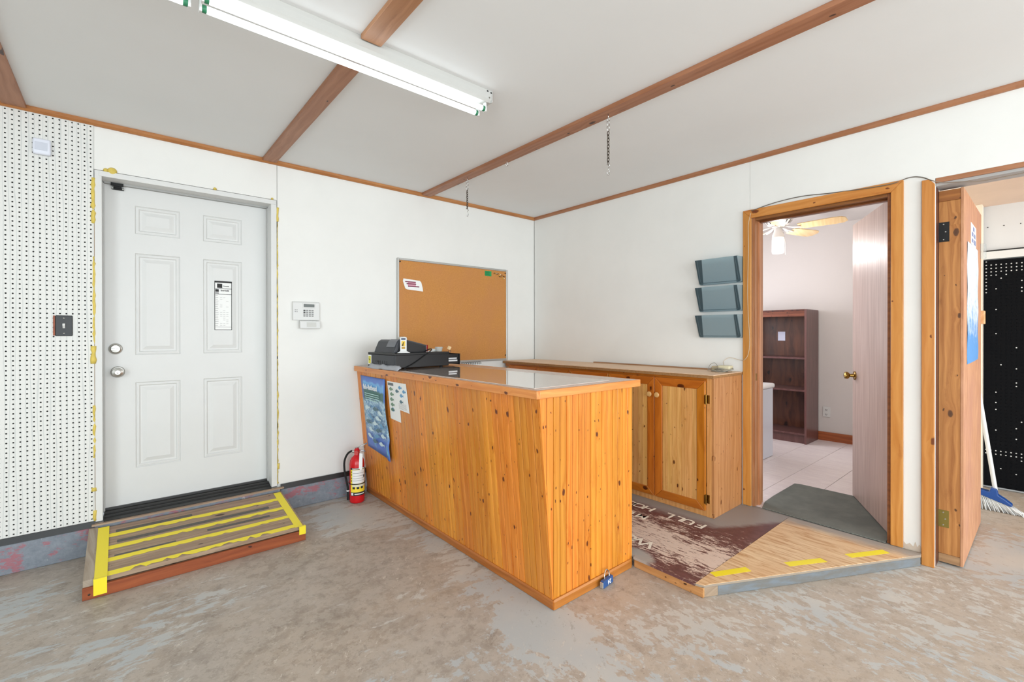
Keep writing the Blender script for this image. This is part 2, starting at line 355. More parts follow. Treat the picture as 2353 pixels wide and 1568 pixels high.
def sign_paint():
    a = M('worn_maroon_sign', None, 0.42); v = a.world(); s = a.n('SeparateXYZ', {0: v}).outputs; x, y = s[0], s[1]
    st = a.noise(a.scale(v, (52, 9.0, 1)), 1.6, 10, 0.85, 0.3); med = a.noise(a.scale(v, (11, 4.4, 1)), 1.5, 9, 0.78)
    base = a.mix(a.ramp(a.noise(v, 30, 3), [(0.3, 0.0), (0.7, 1.0)]), '5c3a3c', '6b4546')
    # worn track along y, widening towards the open end
    d = a.math('ABSOLUTE', a.math('SUBTRACT', x, -0.94)); wd = a.math('MULTIPLY_ADD', y, -0.07, 0.02)
    tr = a.math('SUBTRACT', 0.30, a.math('MULTIPLY', d, 1.15)); f = a.math('ADD', a.math('ADD', a.math('MULTIPLY', st, 1.15), a.math('MULTIPLY', med, 0.95)), a.math('MULTIPLY_ADD', tr, 0.62, -0.55))
    c = a.mix(a.ramp(f, [(0.555, 0.0), (0.60, 0.93)]), base, 'e0cbbc')
    e = a.math('ADD', a.math('ADD', x, a.math('MULTIPLY', a.noise(a.scale(v, (1, 0.4, 1)), 9, 6, 0.75), 0.20)), a.math('MULTIPLY', a.math('MINIMUM', a.math('ADD', y, 2.20), 0.0), 1.7))
    g = a.ramp(a.math('ADD', e, 1.0), [(0.50, 0.0), (0.60, 1.0)])
    c = a.mix(a.math('MULTIPLY', g, 0.95), c, '98938f')
    dx = a.math('SUBTRACT', x, -1.22); dy = a.math('SUBTRACT', y, -2.08); q = a.math('ADD', a.math('MULTIPLY', dx, a.math('MULTIPLY', dx, 60.0)), a.math('MULTIPLY', dy, a.math('MULTIPLY', dy, 30.0)))
    g2 = a.ramp(a.math('ADD', q, a.math('MULTIPLY', med, 0.5)), [(0.5, 1.0), (0.75, 0.0)])
    c = a.mix(g2, c, 'a5a19c')
    a.set('Base Color', c); return a.m
MT['sign'] = sign_paint()
def ply_floor():
    a = M('plywood_sheet', None, 0.5); v = a.world(); s = a.n('SeparateXYZ', {0: v}).outputs
    r = a.n('Mapping', {'Vector': v, 'Rotation': (0, 0, 0.12), 'Scale': (46, 5.5, 1)}).outputs[0]
    g = a.noise(r, 1.0, 7, 0.7, 0.7); c = a.mix(a.ramp(g, [(0.34, 0.0), (0.5, 0.4), (0.62, 1.0)]), 'ecd0a8', 'bc8a5a')
    k = a.ramp(a.noise(v, 2.4, 4), [(0.45, 0.0), (0.7, 0.5)]); c = a.mix(k, c, 'd8ae80')
    e = a.math('ADD', s[0], a.math('MULTIPLY', a.noise(v, 6, 4), 0.12)); gr = a.ramp(a.math('ADD', e, 1.0), [(0.90, 0.0), (1.0, 0.9)])
    c = a.mix(gr, c, '9a948e'); c = a.mix(a.math('LESS_THAN', s[2], 0.0595), c, '9c8e7e'); a.set('Base Color', c); a.bump(g, 0.2, 0.002); return a.m
MT['plyfloor'] = ply_floor()
def greyboard():
    a = M('blue_grey_board', None, 0.5); v = a.coord(False)
    n = a.noise(a.scale(v, (6, 6, 25)), 1.5, 7, 0.7); c = a.mix(a.ramp(n, [(0.35, 0.0), (0.6, 1.0)]), '767e85', '72706c')
    c = a.mix(a.ramp(a.noise(v, 9, 8, 0.75), [(0.6, 0.0), (0.66, 0.7)]), c, '7d6a58'); a.set('Base Color', c); return a.m
MT['greyboard'] = greyboard()
def tilemat():
    a = M('vinyl_tile', None, 0.35); v = a.coord(True)
    g = a.noise(a.scale(v, (30, 4, 1)), 1.5, 7, 0.7); c = a.mix(a.ramp(g, [(0.3, 0.0), (0.7, 1.0)]), 'f0e6e4', 'ddd0d2')
    a.set('Base Color', c); return a.m
MT['tile'] = tilemat()
def carpet():
    a = M('ribbed_mat', None, 0.95); v = a.world()
    w = a.n('TexWave', {'Vector': a.n('Mapping', {'Vector': v, 'Rotation': (0, 0, 0.4)}).outputs[0], 'Scale': 42.0, 'Distortion': 0.3}).outputs['Fac']
    n = a.noise(v, 7, 5); c = a.mix(a.ramp(n, [(0.35, 0.0), (0.7, 1.0)]), '6c706a', '83867e'); c = a.mix(a.math('MULTIPLY', w, 0.5), c, '3f423f')
    a.set('Base Color', c); a.bump(w, 0.5, 0.002); return a.m
MT['mat'] = carpet()
def tint(name, col, fac, rough=0.15):
    a = M(name, col, rough); tr = a.n('BsdfTransparent', {'Color': lin(col)}); mx = a.n('MixShader', {0: fac})
    a.t.links.new(tr.outputs[0], mx.inputs[1]); a.t.links.new(a.b.outputs[0], mx.inputs[2]); a.t.links.new(mx.outputs[0], a.out.inputs[0]); return a.m
MT['smoke'] = tint('smoke_plastic', 'c2d4da', 0.40, 0.2)
MT['smoke_dark'] = tint('dark_smoke_plastic', '5c7078', 0.55, 0.25)
MT['clear'] = tint('clear_plastic', 'f0f4f4', 0.25, 0.05)
MT['jar'] = tint('clear_glass', 'ffffff', 0.12, 0.03)
MT['amber'] = tint('amber_plastic', 'f2cfae', 0.35, 0.2)
def emis(name, col, st):
    a = M(name, col); a.set('Emission Color', lin(col)); a.set('Emission Strength', st); return a.m
MT['tube'] = emis('lit_tube', 'f2fbff', TUBE_POWER)
MT['bulb'] = emis('lit_bulb', 'fff2de', 10.0)
MT['green'] = plain('tube_end_green', '2e7a56', 0.4)

# ------------------------------------------------------------------ the room shell
H = 2.475          # ceiling underside
OF = 0.062         # office floor level
# concrete slab
part('floor', MB().box(-6.4, 2.4, -7.0, 0.3, -0.12, 0.0), MT['concrete'], kind='structure', label='worn concrete floor with flaking grey paint', cat='floor')
part('ceiling', MB().box(-6.4, 0.0, -7.0, 0.16, H, H+0.1), MT['ceil'], kind='structure', label='light grey ceiling board of the main room', cat='ceiling')
# left wall (plane y=0) with the doorway
wl = MB()
wl.box(-6.4, -3.447, 0.012, 0.16, 0.0, H).box(-2.487, 0.12, 0.012, 0.16, 0.0, H).box(-3.447, -2.487, 0.012, 0.16, 2.2, H).box(-3.447, -2.487, 0.012, 0.16, 0.0, 0.17)
wl_o = part('wall_left', wl, MT['wall'], kind='structure', label='white painted wall behind the white door and the cork board', cat='wall')
for x0, x1, z0 in ((-3.447, -2.490, 2.202), (-2.4865, -0.004, 0.192)):
    part('wall_panel', MB().box(x0, x1, 0.0, 0.0115, z0, H-0.001), MT['wall'], wl_o)
# right wall (plane x=0): office doorway and wide opening
T = 0.12
wr = MB()
wr.box(0.012, T, -2.2, 0.0, 0.0, H).box(0.012, T, -2.95, -2.2, 2.052, H).box(0.012, T, -3.137, -2.95, 0.0, H).box(0.012, T, -5.6, -3.137, 2.09, H).box(0.012, T, -7.0, -5.6, 0, H)
wr_o = part('wall_right', wr, MT['wall'], kind='structure', label='white painted wall with the office doorway and the wide opening', cat='wall')
part('wall_panel', MB().box(0.0, 0.0115, -0.004, -2.184, 0.0, H-0.001), MT['wall'], wr_o)
part('wall_panel', MB().prism([(-2.1855, 2.055), (-2.1855, H-0.001), (-5.6, H-0.001), (-5.6, 2.088), (-3.137, 2.088), (-3.137, 0.0), (-2.9535, 0.0), (-2.9535, 2.055)], 'x', 0.0, 0.0115), MT['wall'], wr_o)
part('wall_panel', MB().box(0.0, 0.0115, -2.1855, -2.197, 0.0, 2.0545), MT['wall'], wr_o)
part('wall_far_left', MB().box(-6.4, -6.52, -4.0, 0.16, 0.0, H).box(-6.4, -6.52, -7.0, -4.0, 2.2, H), MT['wall'], kind='structure', label='white wall above the side bay, out of view', cat='wall')
part('wall_back', MB().box(-6.4, 0.0, -7.12, -7.0, 2.3, H), MT['wall'], kind='structure', label='white wall strip above the garage opening behind the camera', cat='wall')
# concrete block curb with black sealing strip, either side of the step
for x0, x1, lab in ((-6.4, -3.4475, 'blue grey concrete curb with red paint traces under the pegboard'), (-2.47, -1.85, 'blue grey concrete curb with red paint traces behind the fire extinguisher')):
    cb = part('baseboard_left', MB().box(x0, x1, -0.014, 0.0, 0.0, 0.157), MT['curb'], kind='structure', label=lab, cat='curb', bevel=0.003)
    part('sealing_strip', MB().prism([(-0.02, 0.157), (-0.002, 0.157), (-0.002, 0.189), (-0.011, 0.189)], 'x', x0, x1), MT['tar'], cb)
for y0, y1 in ((-0.3, -0.01),):
    pass
# concrete sill under the door
part('baseboard_left', MB().box(-3.447, -2.487, -0.025, 0.0, 0.0, 0.165), MT['curb'], kind='structure', label='rough painted concrete ledge under the white door', cat='curb')

# ceiling trim and beams
def strip(name, mb, mat, lab, cat='trim', grp=None, **k): return part(name, mb, mat, kind='structure', label=lab, cat=cat, group=grp, **k)
strip('trim_1', MB().prism([(0.0, H-0.028), (-0.012, H-0.028), (-0.022, H-0.018), (-0.022, H), (0.0, H)], 'x', -6.4, 0.0), MT['beam_x'], 'reddish wood trim along the ceiling over the white door')
strip('trim_2', MB().prism([(0.0, H-0.028), (-0.012, H-0.028), (-0.022, H-0.018), (-0.022, H), (0.0, H)], 'y', -7.0, -0.022), MT['beam_y'], 'reddish wood trim along the ceiling over the office doorway')
strip('trim_3', MB().box(-2.584, -2.497, -1.52, -0.022, H-0.02, H), MT['beam_y'], 'flat wood batten from the wall to the tube light', bevel=0.002)
strip('trim_4', MB().box(-2.586, -2.499, -6.9, -1.73, H-0.02, H), MT['beam_y'], 'flat wood batten starting at the tube light, dark knot at its end', bevel=0.002)
strip('trim_5', MB().box(-1.348, -1.262, -6.9, -0.022, H-0.022, H), MT['beam_y'], 'long flat wood batten with the chains hanging from it', bevel=0.002)
strip('trim_6', MB().box(-3.80, -3.71, -6.9, -0.022, H-0.02, H), MT['beam_y'], 'flat wood batten at the far left above the pegboard', bevel=0.002)

# ------------------------------------------------------------------ white perforated pegboard
def pegboard(mb, u0, u1, w0, w1, pitch, r, plane, depth, uoff=0.0, woff=0.0, skip=None):
    """perforated sheet: every cell a square ring around an octagonal hole. plane(u, w, d) -> xyz"""
    nu = int(round((u1-u0)/pitch)); nw = int(round((w1-w0)/pitch))
    for i in range(nu):
        for j in range(nw):
            a0, a1 = u0+i*pitch, min(u0+(i+1)*pitch, u1); b0, b1 = w0+j*pitch, min(w0+(j+1)*pitch, w1)
            cu, cw = (a0+a1)/2, (b0+b1)/2
            if skip and skip(cu, cw): mb.quad([plane(a0, b0, 0), plane(a1, b0, 0), plane(a1, b1, 0), plane(a0, b1, 0)]); continue
            base = len(mb.v)
            outer = [(a1, cw), (a1, b1), (cu, b1), (a0, b1), (a0, cw), (a0, b0), (cu, b0), (a1, b0)]
            for u, w in outer: mb.v.append(plane(u, w, 0))
            for k in range(8): an = PI/4*k; mb.v.append(plane(cu+r*math.cos(an), cw+r*math.sin(an), 0))
            for k in range(8): an = PI/4*k; mb.v.append(plane(cu+r*math.cos(an), cw+r*math.sin(an), depth))
            for k in range(8):
                j2 = (k+1) % 8
                mb.f.append((base+k, base+j2, base+8+j2, base+8+k)); mb.mi.append(0)
                mb.f.append((base+8+k, base+8+j2, base+16+j2, base+16+k)); mb.mi.append(0)
def pegpaint():
    a = M('white_pegboard_paint', None, 0.5); v = a.coord(False)
    w = a.n('TexWave', {'Vector': a.scale(v, (9, 1, 0.7)), 'Scale': 1.6, 'Distortion': 7.0, 'Detail': 3.0, 'Detail Scale': 1.0}).outputs['Fac']
    c = a.mix(a.ramp(w, [(0.0, 0.0), (0.12, 1.0)]), 'cfd1ce', 'e2e2de'); a.set('Base Color', c); a.bump(w, 0.25, 0.003); return a.m
MT['peg'] = pegpaint()
pr = root('pegboard', (-4.2, -0.004, 0.19), 'white painted perforated hardboard beside the white door', 'pegboard')
pb = MB(); pegboard(pb, -3.447-0.0254*50, -3.447, 0.19, 0.19+0.0254*89, 0.0254, 0.0042, lambda u, w, d: (u, -0.006+d, w), 0.006, skip=lambda u, w: -3.612 < u < -3.53 and 1.24 < w < 1.37)
pb.quad([(-4.717, -0.006, 0.19+0.0254*89), (-3.447, -0.006, 0.19+0.0254*89), (-3.447, -0.006, H-0.002), (-4.717, -0.006, H-0.002)])
pb.quad([(-3.447, -0.006, 0.19), (-3.447, 0.0, 0.19), (-3.447, 0.0, H-0.002), (-3.447, -0.006, H-0.002)])
part('perforated_sheet', pb, MT['peg'], pr)
part('backing', MB().box(-4.717, -3.449, 0.0005, 0.0115, 0.19, H-0.002), MT['blackm'], pr)
# light switch
sw = root('light_switch', (-3.571, -0.007, 1.30), 'black plate toggle switch with a white lever on the pegboard', 'light switch')
part('plate', MB().box(-3.606, -3.536, -0.013, -0.007, 1.247, 1.361), MT['black'], sw, bevel=0.003)
part('toggle', MB().prism([(-0.013, 1.29), (-0.026, 1.306), (-0.026, 1.314), (-0.013, 1.318)], 'x', -3.576, -3.566), MT['plw'], sw)
for z in (1.262, 1.346): part('screw', MB().lathe([(0.003, -0.0135), (0.0035, -0.0145), (0.001, -0.0155)], (-3.571, 0, z), 'y', 10), MT['steel'], sw)
part('wood_edge', MB().box(-3.614, -3.6065, -0.010, -0.0065, 1.25, 1.36), MT['redwood'], sw)
# sensor
se = root('motion_sensor', (-3.652, -0.007, 2.265), 'small white box with a grey window high on the pegboard', 'sensor')
part('case', MB().box(-3.688, -3.618, -0.034, -0.007, 2.224, 2.309), plain('cool_white_plastic', 'e4e8f4', 0.4), se, bevel=0.009, smooth=True)
part('window', MB().box(-3.679, -3.631, -0.0355, -0.033, 2.245, 2.288), plain('grey_lens', 'cfd4e0', 0.3), se, bevel=0.001)

# ------------------------------------------------------------------ exterior door (door_1)
d1 = root('door_1', (-2.965, 0.05, 0.165), 'white six panel steel door with satin deadbolt and knob', 'door', kind='structure')
YD = 0.118
def sc(x, z): return (-3.3305+(x+3.3305)*1.0333, 1.2597+(z-1.2597)*1.0333)   # from the wall plane to the slab plane
rects = []
for (xa, xb) in ((-3.2655, -3.046), (-2.925, -2.706)):
    for (za, zb) in ((1.857, 2.0245), (1.132, 1.741), (0.457, 0.969)):
        a_ = sc(xa, za); b_ = sc(xb, zb); rects.append((a_[0], b_[0], a_[1], b_[1]))
xs = sorted({-3.409, -2.527, *[r[0] for r in rects], *[r[1] for r in rects]}); zs = sorted({0.205, 2.160, *[r[2] for r in rects], *[r[3] for r in rects]})
slab = MB()
for i in range(len(xs)-1):
    for j in range(len(zs)-1):
        cx_, cz_ = (xs[i]+xs[i+1])/2, (zs[j]+zs[j+1])/2
        if any(r[0] < cx_ < r[1] and r[2] < cz_ < r[3] for r in rects): continue
        slab.quad([(xs[i], YD, zs[j]), (xs[i+1], YD, zs[j]), (xs[i+1], YD, zs[j+1]), (xs[i], YD, zs[j+1])])
slab.box(-3.409, -2.527, YD+0.016, YD+0.04, 0.205, 2.160)
slab.quad([(-3.409, YD, 0.205), (-2.527, YD, 0.205), (-2.527, YD+0.02, 0.205), (-3.409, YD+0.02, 0.205)])
slab.quad([(-3.409, YD, 2.16), (-2.527, YD, 2.16), (-2.527, YD+0.02, 2.16), (-3.409, YD+0.02, 2.16)])
part('door_slab', slab, MT['white'], d1)
for r in rects:
    pm = MB(); loops = [(0, 0), (0.005, 0.007), (0.012, 0.004), (0.018, 0.004), (0.024, 0.011), (0.033, 0.011), (0.055, 0.003), (0.062, 0.003)]
    L_ = []
    for ins, dep in loops:
        L_.append([(r[0]+ins, YD+dep, r[2]+ins), (r[1]-ins, YD+dep, r[2]+ins), (r[1]-ins, YD+dep, r[3]-ins), (r[0]+ins, YD+dep, r[3]-ins)])
    b0 = 0
    for l in L_: pm.v += l
    for k in range(len(L_)-1):
        for q in range(4): pm.f.append((k*4+q, k*4+(q+1) % 4, (k+1)*4+(q+1) % 4, (k+1)*4+q)); pm.mi.append(0)
    pm.f.append(tuple(range((len(L_)-1)*4, len(L_)*4))); pm.mi.append(0)
    part('door_panel', pm, MT['white'], d1)
part('jamb', MB().box(-3.4445, -3.413, -0.006, 0.15, 0.183, 2.198), MT['white'], d1, bevel=0.001)
part('jamb', MB().box(-2.528, -2.492, -0.006, 0.15, 0.183, 2.198), MT['white'], d1, bevel=0.001)
part('door_head', MB().box(-3.424, -2.497, -0.010, 0.15, 2.166, 2.196), MT['white'], d1, bevel=0.001)
for q in ((-3.413, -3.405, 0.09, 0.114, 0.2, 2.16), (-2.534, -2.528, 0.09, 0.114, 0.2, 2.16)):
    part('weather_strip', MB().box(*q), plain('grey_gasket', 'bdbdbb', 0.6) if 'gk' not in MT else MT['gk'], d1)
part('weather_strip', MB().box(-3.41, -2.53, 0.09, 0.116, 2.155, 2.166), plain('grey_gasket_top', 'a8a8a6', 0.6), d1)
sill = MB().prism([(-0.012, 0.166), (-0.012, 0.178), (0.03, 0.186), (0.035, 0.194), (0.06, 0.196), (0.065, 0.204), (0.10, 0.206), (0.104, 0.216), (0.135, 0.218), (0.135, 0.166)], 'x', -3.41, -2.53)
part('door_sill', sill, plain('black_threshold', '262626', 0.35, 0.3), d1, label='black metal threshold')
part('sill_strip', MB().box(-3.46, -2.455, -0.034, -0.010, 0.166, 0.175), MT['weather'], d1, label='thin bare wood strip')
rose = lambda x, z, prof, nm, par, mat=None: part(nm, MB().lathe(prof, (x, 0, z), 'y', 32), mat or MT['steel'], par, smooth=True, auto=0.7)
db = rose(-3.356, 1.1685, [(0.033, YD), (0.033, YD-0.004), (0.029, YD-0.012), (0.024, YD-0.014), (0.021, YD-0.021), (0.001, YD-0.023)], 'deadbolt', d1)
part('thumb_turn', MB().prism([(-3.378, 1.163), (-3.356, 1.158), (-3.336, 1.172), (-3.337, 1.176), (-3.356, 1.172), (-3.376, 1.170)], 'y', YD-0.022, YD-0.036), MT['steel'], db, bevel=0.0015)
kn = rose(-3.346, 1.028, [(0.034, YD), (0.034, YD-0.004), (0.029, YD-0.010), (0.014, YD-0.012), (0.012, YD-0.03), (0.024, YD-0.036), (0.0285, YD-0.047), (0.026, YD-0.058), (0.014, YD-0.0625), (0.013, YD-0.061), (0.001, YD-0.061)], 'door_knob', d1)
part('lock_button', MB().lathe([(0.006, YD-0.060), (0.006, YD-0.066), (0.001, YD-0.067)], (-3.346, 0, 1.028), 'y', 14), MT['steel'], kn, smooth=True, auto=0.7)
hc = part('door_catch', MB().box(-3.375, -3.317, 0.086, 0.096, 2.146, 2.164).box(-3.371, -3.315, YD-0.012, YD-0.004, 2.128, 2.142).box(-3.362, -3.325, 0.094, YD-0.004, 2.138, 2.150), MT['blackm'], d1)
for x in (-3.367, -3.319): part('screw', MB().lathe([(0.004, YD-0.0125), (0.004, YD-0.014)], (x, 0, 2.135), 'y', 10), MT['steel'], hc)
# foam blobs round the frame
def foam_run(x, z0, z1, seed, w0, w1, pr_):
    rnd = random.Random(seed); mb = MB(); z = z0
    pts = []; rr = []
    while z < z1:
        pts.append((x+rnd.uniform(-0.002, 0.002), -0.004+rnd.uniform(-0.002, 0.003), z)); rr.append(rnd.uniform(w0, w1) if rnd.random() < pr_ else w0*0.6); z += 0.02
    mb.tube(pts, rr, 8); return mb
for args in ((-3.449, 1.89, 2.17, 1, 0.007, 0.012, 0.9), (-3.448, 1.20, 1.72, 2, 0.004, 0.008, 0.8), (-3.451, 1.09, 1.2, 3, 0.008, 0.016, 1.0), (-3.448, 0.55, 0.86, 4, 0.005, 0.008, 0.8), (-3.451, 0.36, 0.40, 5, 0.009, 0.014, 1.0), (-3.447, 0.19, 0.26, 6, 0.006, 0.01, 1.0),
             (-2.486, 2.05, 2.17, 7, 0.006, 0.011, 0.9), (-2.487, 1.1, 2.05, 8, 0.0025, 0.005, 0.5), (-2.487, 0.2, 1.1, 9, 0.003, 0.006, 0.6), (-2.485, 0.30, 0.36, 10, 0.006, 0.010, 1)):
    part('foam_bead', foam_run(*args), MT['foam'], d1, smooth=True, label='yellow expanding foam')
for x, w in ((-3.367, 0.022), (-3.395, 0.012), (-2.86, 0.010), (-2.52, 0.008)):
    part('foam_bead', MB().lathe([(0.001, 0.01), (w*0.8, 0.004), (w, -0.004), (w*0.7, -0.012), (0.001, -0.016)], (x, 0, 2.205), 'y', 16), MT['foam'], d1, smooth=True, label='yellow expanding foam')
part('gap_strip', MB().box(-2.490, -2.485, -0.001, 0.011, 0.2, 2.05), plain('dark_gap', '3c3418', 0.9), d1)
part('gap_strip', MB().box(-3.4475, -3.4445, -0.003, 0.011, 0.19, 1.9), plain('raw_wood_gap', '9a7a50', 0.8), d1)
# energy sticker on the door
x0, z0 = sc(-2.864, 1.283); x1, z1 = sc(-2.7655, 1.606); YS = YD-0.0006
st = root('door_label', ((x0+x1)/2, YS, (z0+z1)/2), 'tall black-bordered energy rating label stuck on the white door', 'label')
part('sheet', MB().box(x0, x1, YS, YD+0.0036, z0, z1), MT['paper'], st)
bd = MB(); t_ = 0.0035
bd.box(x0, x0+t_, YS-0.0004, YS, z0, z1).box(x1-t_, x1, YS-0.0004, YS, z0, z1).box(x0, x1, YS-0.0004, YS, z0, z0+t_).box(x0, x1, YS-0.0004, YS, z1-0.012, z1)
h_ = z1-z0
for q in (0.155, 0.27): bd.box(x0, x1, YS-0.0004, YS, z1-h_*q-0.0015, z1-h_*q+0.0015)
bd.box(x0, x1, YS-0.0004, YS, z0+h_*0.06, z0+h_*0.06+0.0012)
part('border', bd, MT['ink'], st)
part('emblem', MB().box(x0+0.015, x0+0.045, YS-0.0004, YS, z1-h_*0.14, z1-h_*0.055).box(x0+0.005, x0+0.025, YS-0.0004, YS, z1-h_*0.222, z1-h_*0.17).box(x0+0.005, x0+0.025, YS-0.0004, YS, z1-h_*0.255, z1-h_*0.24), MT['ink'], st)
text('Canada', 0.012, MT['ink'], st, (x0+0.049, YS-0.0004, z1-h_*0.115), (1, 0, 0), (0, 0, 1), bold=0.0003)
text('EnerGuide', 0.014, MT['ink'], st, (x0+0.036, YS-0.0004, z1-h_*0.205), (1, 0, 0), (0, 0, 1), sx=0.8, bold=0.0005)
tb = MB(); rr_ = random.Random(3)
for i in range(17):
    z = z1-h_*(0.30+0.038*i); tb.box(x0+0.005, x0+0.005+rr_.uniform(0.012, 0.019), YS-0.0003, YS, z, z+0.0022)
    for c_ in range(3):
        if rr_.random() < (0.25+0.04*i): tb.box(x0+0.032+c_*0.018, x0+0.045+c_*0.018, YS-0.0003, YS, z, z+0.0016)
part('table_rows', tb, MT['inkg'], st, kind='stuff')

# ------------------------------------------------------------------ alarm keypad
kp = root('alarm_keypad', (-2.297, -0.001, 1.39), 'white alarm keypad with grey display and flipped-down cover', 'keypad')
part('case', MB().prism([(0.0, 1.357), (-0.024, 1.357), (-0.022, 1.484), (-0.012, 1.492), (0.0, 1.492)], 'x', -2.391, -2.205), MT['plw'], kp, bevel=0.003)
part('display', MB().box(-2.318, -2.243, -0.0265, -0.024, 1.452, 1.474), plain('lcd', '585e5a', 0.3), kp)
part('display_bezel', MB().box(-2.326, -2.236, -0.0255, -0.02, 1.444, 1.482), MT['plw'], kp, bevel=0.002)
kb = 0
for i in range(4):
    for j in range(4):
        x = -2.313+j*0.019; z = 1.428-i*0.0135
        part('key', MB().box(x-0.0065, x+0.0065, -0.027, -0.0225, z-0.004, z+0.004), plain('dark_key', '4a4848', 0.5) if False else (MT['ink'] if (j == 0 and i < 2) else MT['inkg']), kp, bevel=0.0008)
part('speaker_grille', MB().box(-2.378, -2.372, -0.0245, -0.022, 1.428, 1.431).box(-2.366, -2.360, -0.0245, -0.022, 1.428, 1.431).box(-2.378, -2.372, -0.0245, -0.022, 1.415, 1.418).box(-2.366, -2.360, -0.0245, -0.022, 1.415, 1.418), MT['ink'], kp)
part('flip_cover', MB().prism([(-0.012, 1.354), (-0.034, 1.35), (-0.040, 1.298), (-0.034, 1.294), (-0.028, 1.345), (-0.012, 1.345)], 'x', -2.346, -2.206), MT['plw'], kp, bevel=0.002)
part('cover_label', MB().prism([(-0.0375, 1.341), (-0.0385, 1.341), (-0.0415, 1.308), (-0.0405, 1.308)], 'x', -2.30, -2.235), plain('faint_print', 'cfcfca', 0.7), kp)

# ------------------------------------------------------------------ cork board
cbr = root('cork_board', (-0.98, -0.012, 1.0), 'aluminium framed cork notice board above the cash register', 'notice board')
bx0, bx1, bz0, bz1 = -1.576, -0.381, 0.992, 1.892
part('cork_sheet', MB().box(bx0+0.012, bx1-0.012, -0.012, -0.002, bz0+0.012, bz1-0.012), MT['cork'], cbr)
for q in ((bx0, bx0+0.018, bz0, bz1), (bx1-0.018, bx1, bz0, bz1), (bx0+0.018, bx1-0.018, bz0, bz0+0.018), (bx0+0.018, bx1-0.018, bz1-0.018, bz1)):
    part('frame_rail', MB().box(q[0], q[1], -0.018, -0.001, q[2], q[3]), MT['alu'], cbr, bevel=0.003)
for x, z in ((bx0+0.026, bz1-0.03), (bx1-0.03, bz1-0.035), (bx1-0.028, bz0+0.05)):
    part('corner_screw', MB().lathe([(0.006, -0.012), (0.006, -0.016), (0.002, -0.017)], (x, 0, z), 'y', 12), MT['blackm'], cbr)
cd = root('notice_card', (-1.45, -0.0125, 1.69), 'white scalloped card with three maroon lines on the cork board', 'card')
part('card_sheet', MB().prism([(-1.520, 1.722), (-1.525, 1.700), (-1.503, 1.640), (-1.488, 1.632), (-1.335, 1.622), (-1.338, 1.650), (-1.352, 1.700), (-1.366, 1.712)], 'y', -0.0135, -0.0165), MT['paper'], cd)
ml = MB(); ml.box(-1.505, -1.405, -0.0175, -0.0166, 1.693, 1.701).box(-1.492, -1.402, -0.0175, -0.0166, 1.676, 1.684).box(-1.478, -1.372, -0.0175, -0.0166, 1.655, 1.664)
part('printed_lines', ml, plain('maroon_ink', '7a2a48', 0.7), cd)
part('printed_block', MB().box(-1.48, -1.405, -0.0172, -0.0166, 1.664, 1.693), plain('pink_print', 'd8a0b0', 0.7), cd)
gt = root('green_tag', (-0.62, -0.0125, 1.82), 'small green printed tag pinned on the cork board', 'tag')
part('tag_sheet', MB().box(-0.663, -0.583, -0.0135, -0.0125, 1.813, 1.862), plain('green_card', '1f9a55', 0.6), gt)
gl = MB()
for i in range(5): gl.box(-0.657, -0.60-0.004*(i % 3), -0.0142, -0.0136, 1.820+i*0.0085, 1.8225+i*0.0085)
part('printed_lines', gl, plain('dark_green_ink', '0c4a2c', 0.7), gt)
pcols = ['3a2a1c', 'd8b040', '2a2420', 'e8dcc0', '6a4a2a']
rp = random.Random(5)
for i in range(15):
    x = -0.552+i*0.0095; z = 1.846-0.0016*i+rp.uniform(-0.01, 0.006)-(0.014 if i > 5 and i % 2 else 0)
    tag_ = part('push_pin', MB().lathe([(0.001, -0.0121), (0.0045, -0.015), (0.0025, -0.019), (0.0045, -0.024), (0.001, -0.0245)], (x, 0, z), 'y', 8), plain('pin_%d' % i, pcols[i % 5], 0.4), label=['dark brown', 'golden', 'black', 'cream', 'tan brown'][i % 5]+' push pin in the loose row at the upper right of the cork board', cat='push pin', group='push pins in the upper right corner of the cork board')

# ------------------------------------------------------------------ right-wall casings
def casing_leg(name, y0, y1, z0, z1, mat, par, mit=0.0, side=1):
    pts = [(y0, z0), (y1, z0), (y1, z1-(mit if side > 0 else 0)), (y0, z1-(0 if side > 0 else mit))]
    return part(name, MB().prism(pts, 'x', -0.018, -0.0005), mat, par, bevel=0.002)
d2 = root('door_2', (0.05, -2.575, OF), 'open flush brown office door in an orange pine casing', 'door', kind='structure')
part('casing', MB().prism([(-2.144, OF), (-2.198, OF), (-2.198, 2.052), (-2.144, 2.11)], 'x', -0.018, -0.0005), MT['case_z'], d2, bevel=0.002)
part('casing', MB().prism([(-3.008, OF), (-2.953, OF), (-2.953, 2.052), (-3.008, 2.11)], 'x', -0.018, -0.0005), MT['case_z'], d2, bevel=0.002)
part('casing', MB().prism([(-2.144, 2.1105), (-3.008, 2.1105), (-2.953, 2.0525), (-2.198, 2.0525)], 'x', -0.018, -0.0005), MT['case_y'], d2, bevel=0.002)
part('jamb', MB().box(-0.0005, 0.135, -2.2, -2.2175, OF, 2.052), MT['jamb'], d2)
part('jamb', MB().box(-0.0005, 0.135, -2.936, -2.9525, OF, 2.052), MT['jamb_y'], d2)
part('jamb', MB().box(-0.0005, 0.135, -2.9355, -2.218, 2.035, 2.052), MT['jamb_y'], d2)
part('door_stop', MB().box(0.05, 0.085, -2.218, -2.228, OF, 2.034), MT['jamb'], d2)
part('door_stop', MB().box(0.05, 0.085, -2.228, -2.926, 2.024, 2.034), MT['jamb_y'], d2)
part('strike_plate', MB().box(0.015, 0.03, -2.2178, -2.2192, 0.93, 0.98), MT['brass'], d2)
for z in (1.80, 1.05, 0.28): part('hinge', MB().box(0.06, 0.1, -2.9255, -2.936, z, z+0.10), MT['blackm'], d2)
ang = math.atan2(-2.60+2.925, 0.745-0.105)
dl = bpy.data.objects.new('door_leaf', None)
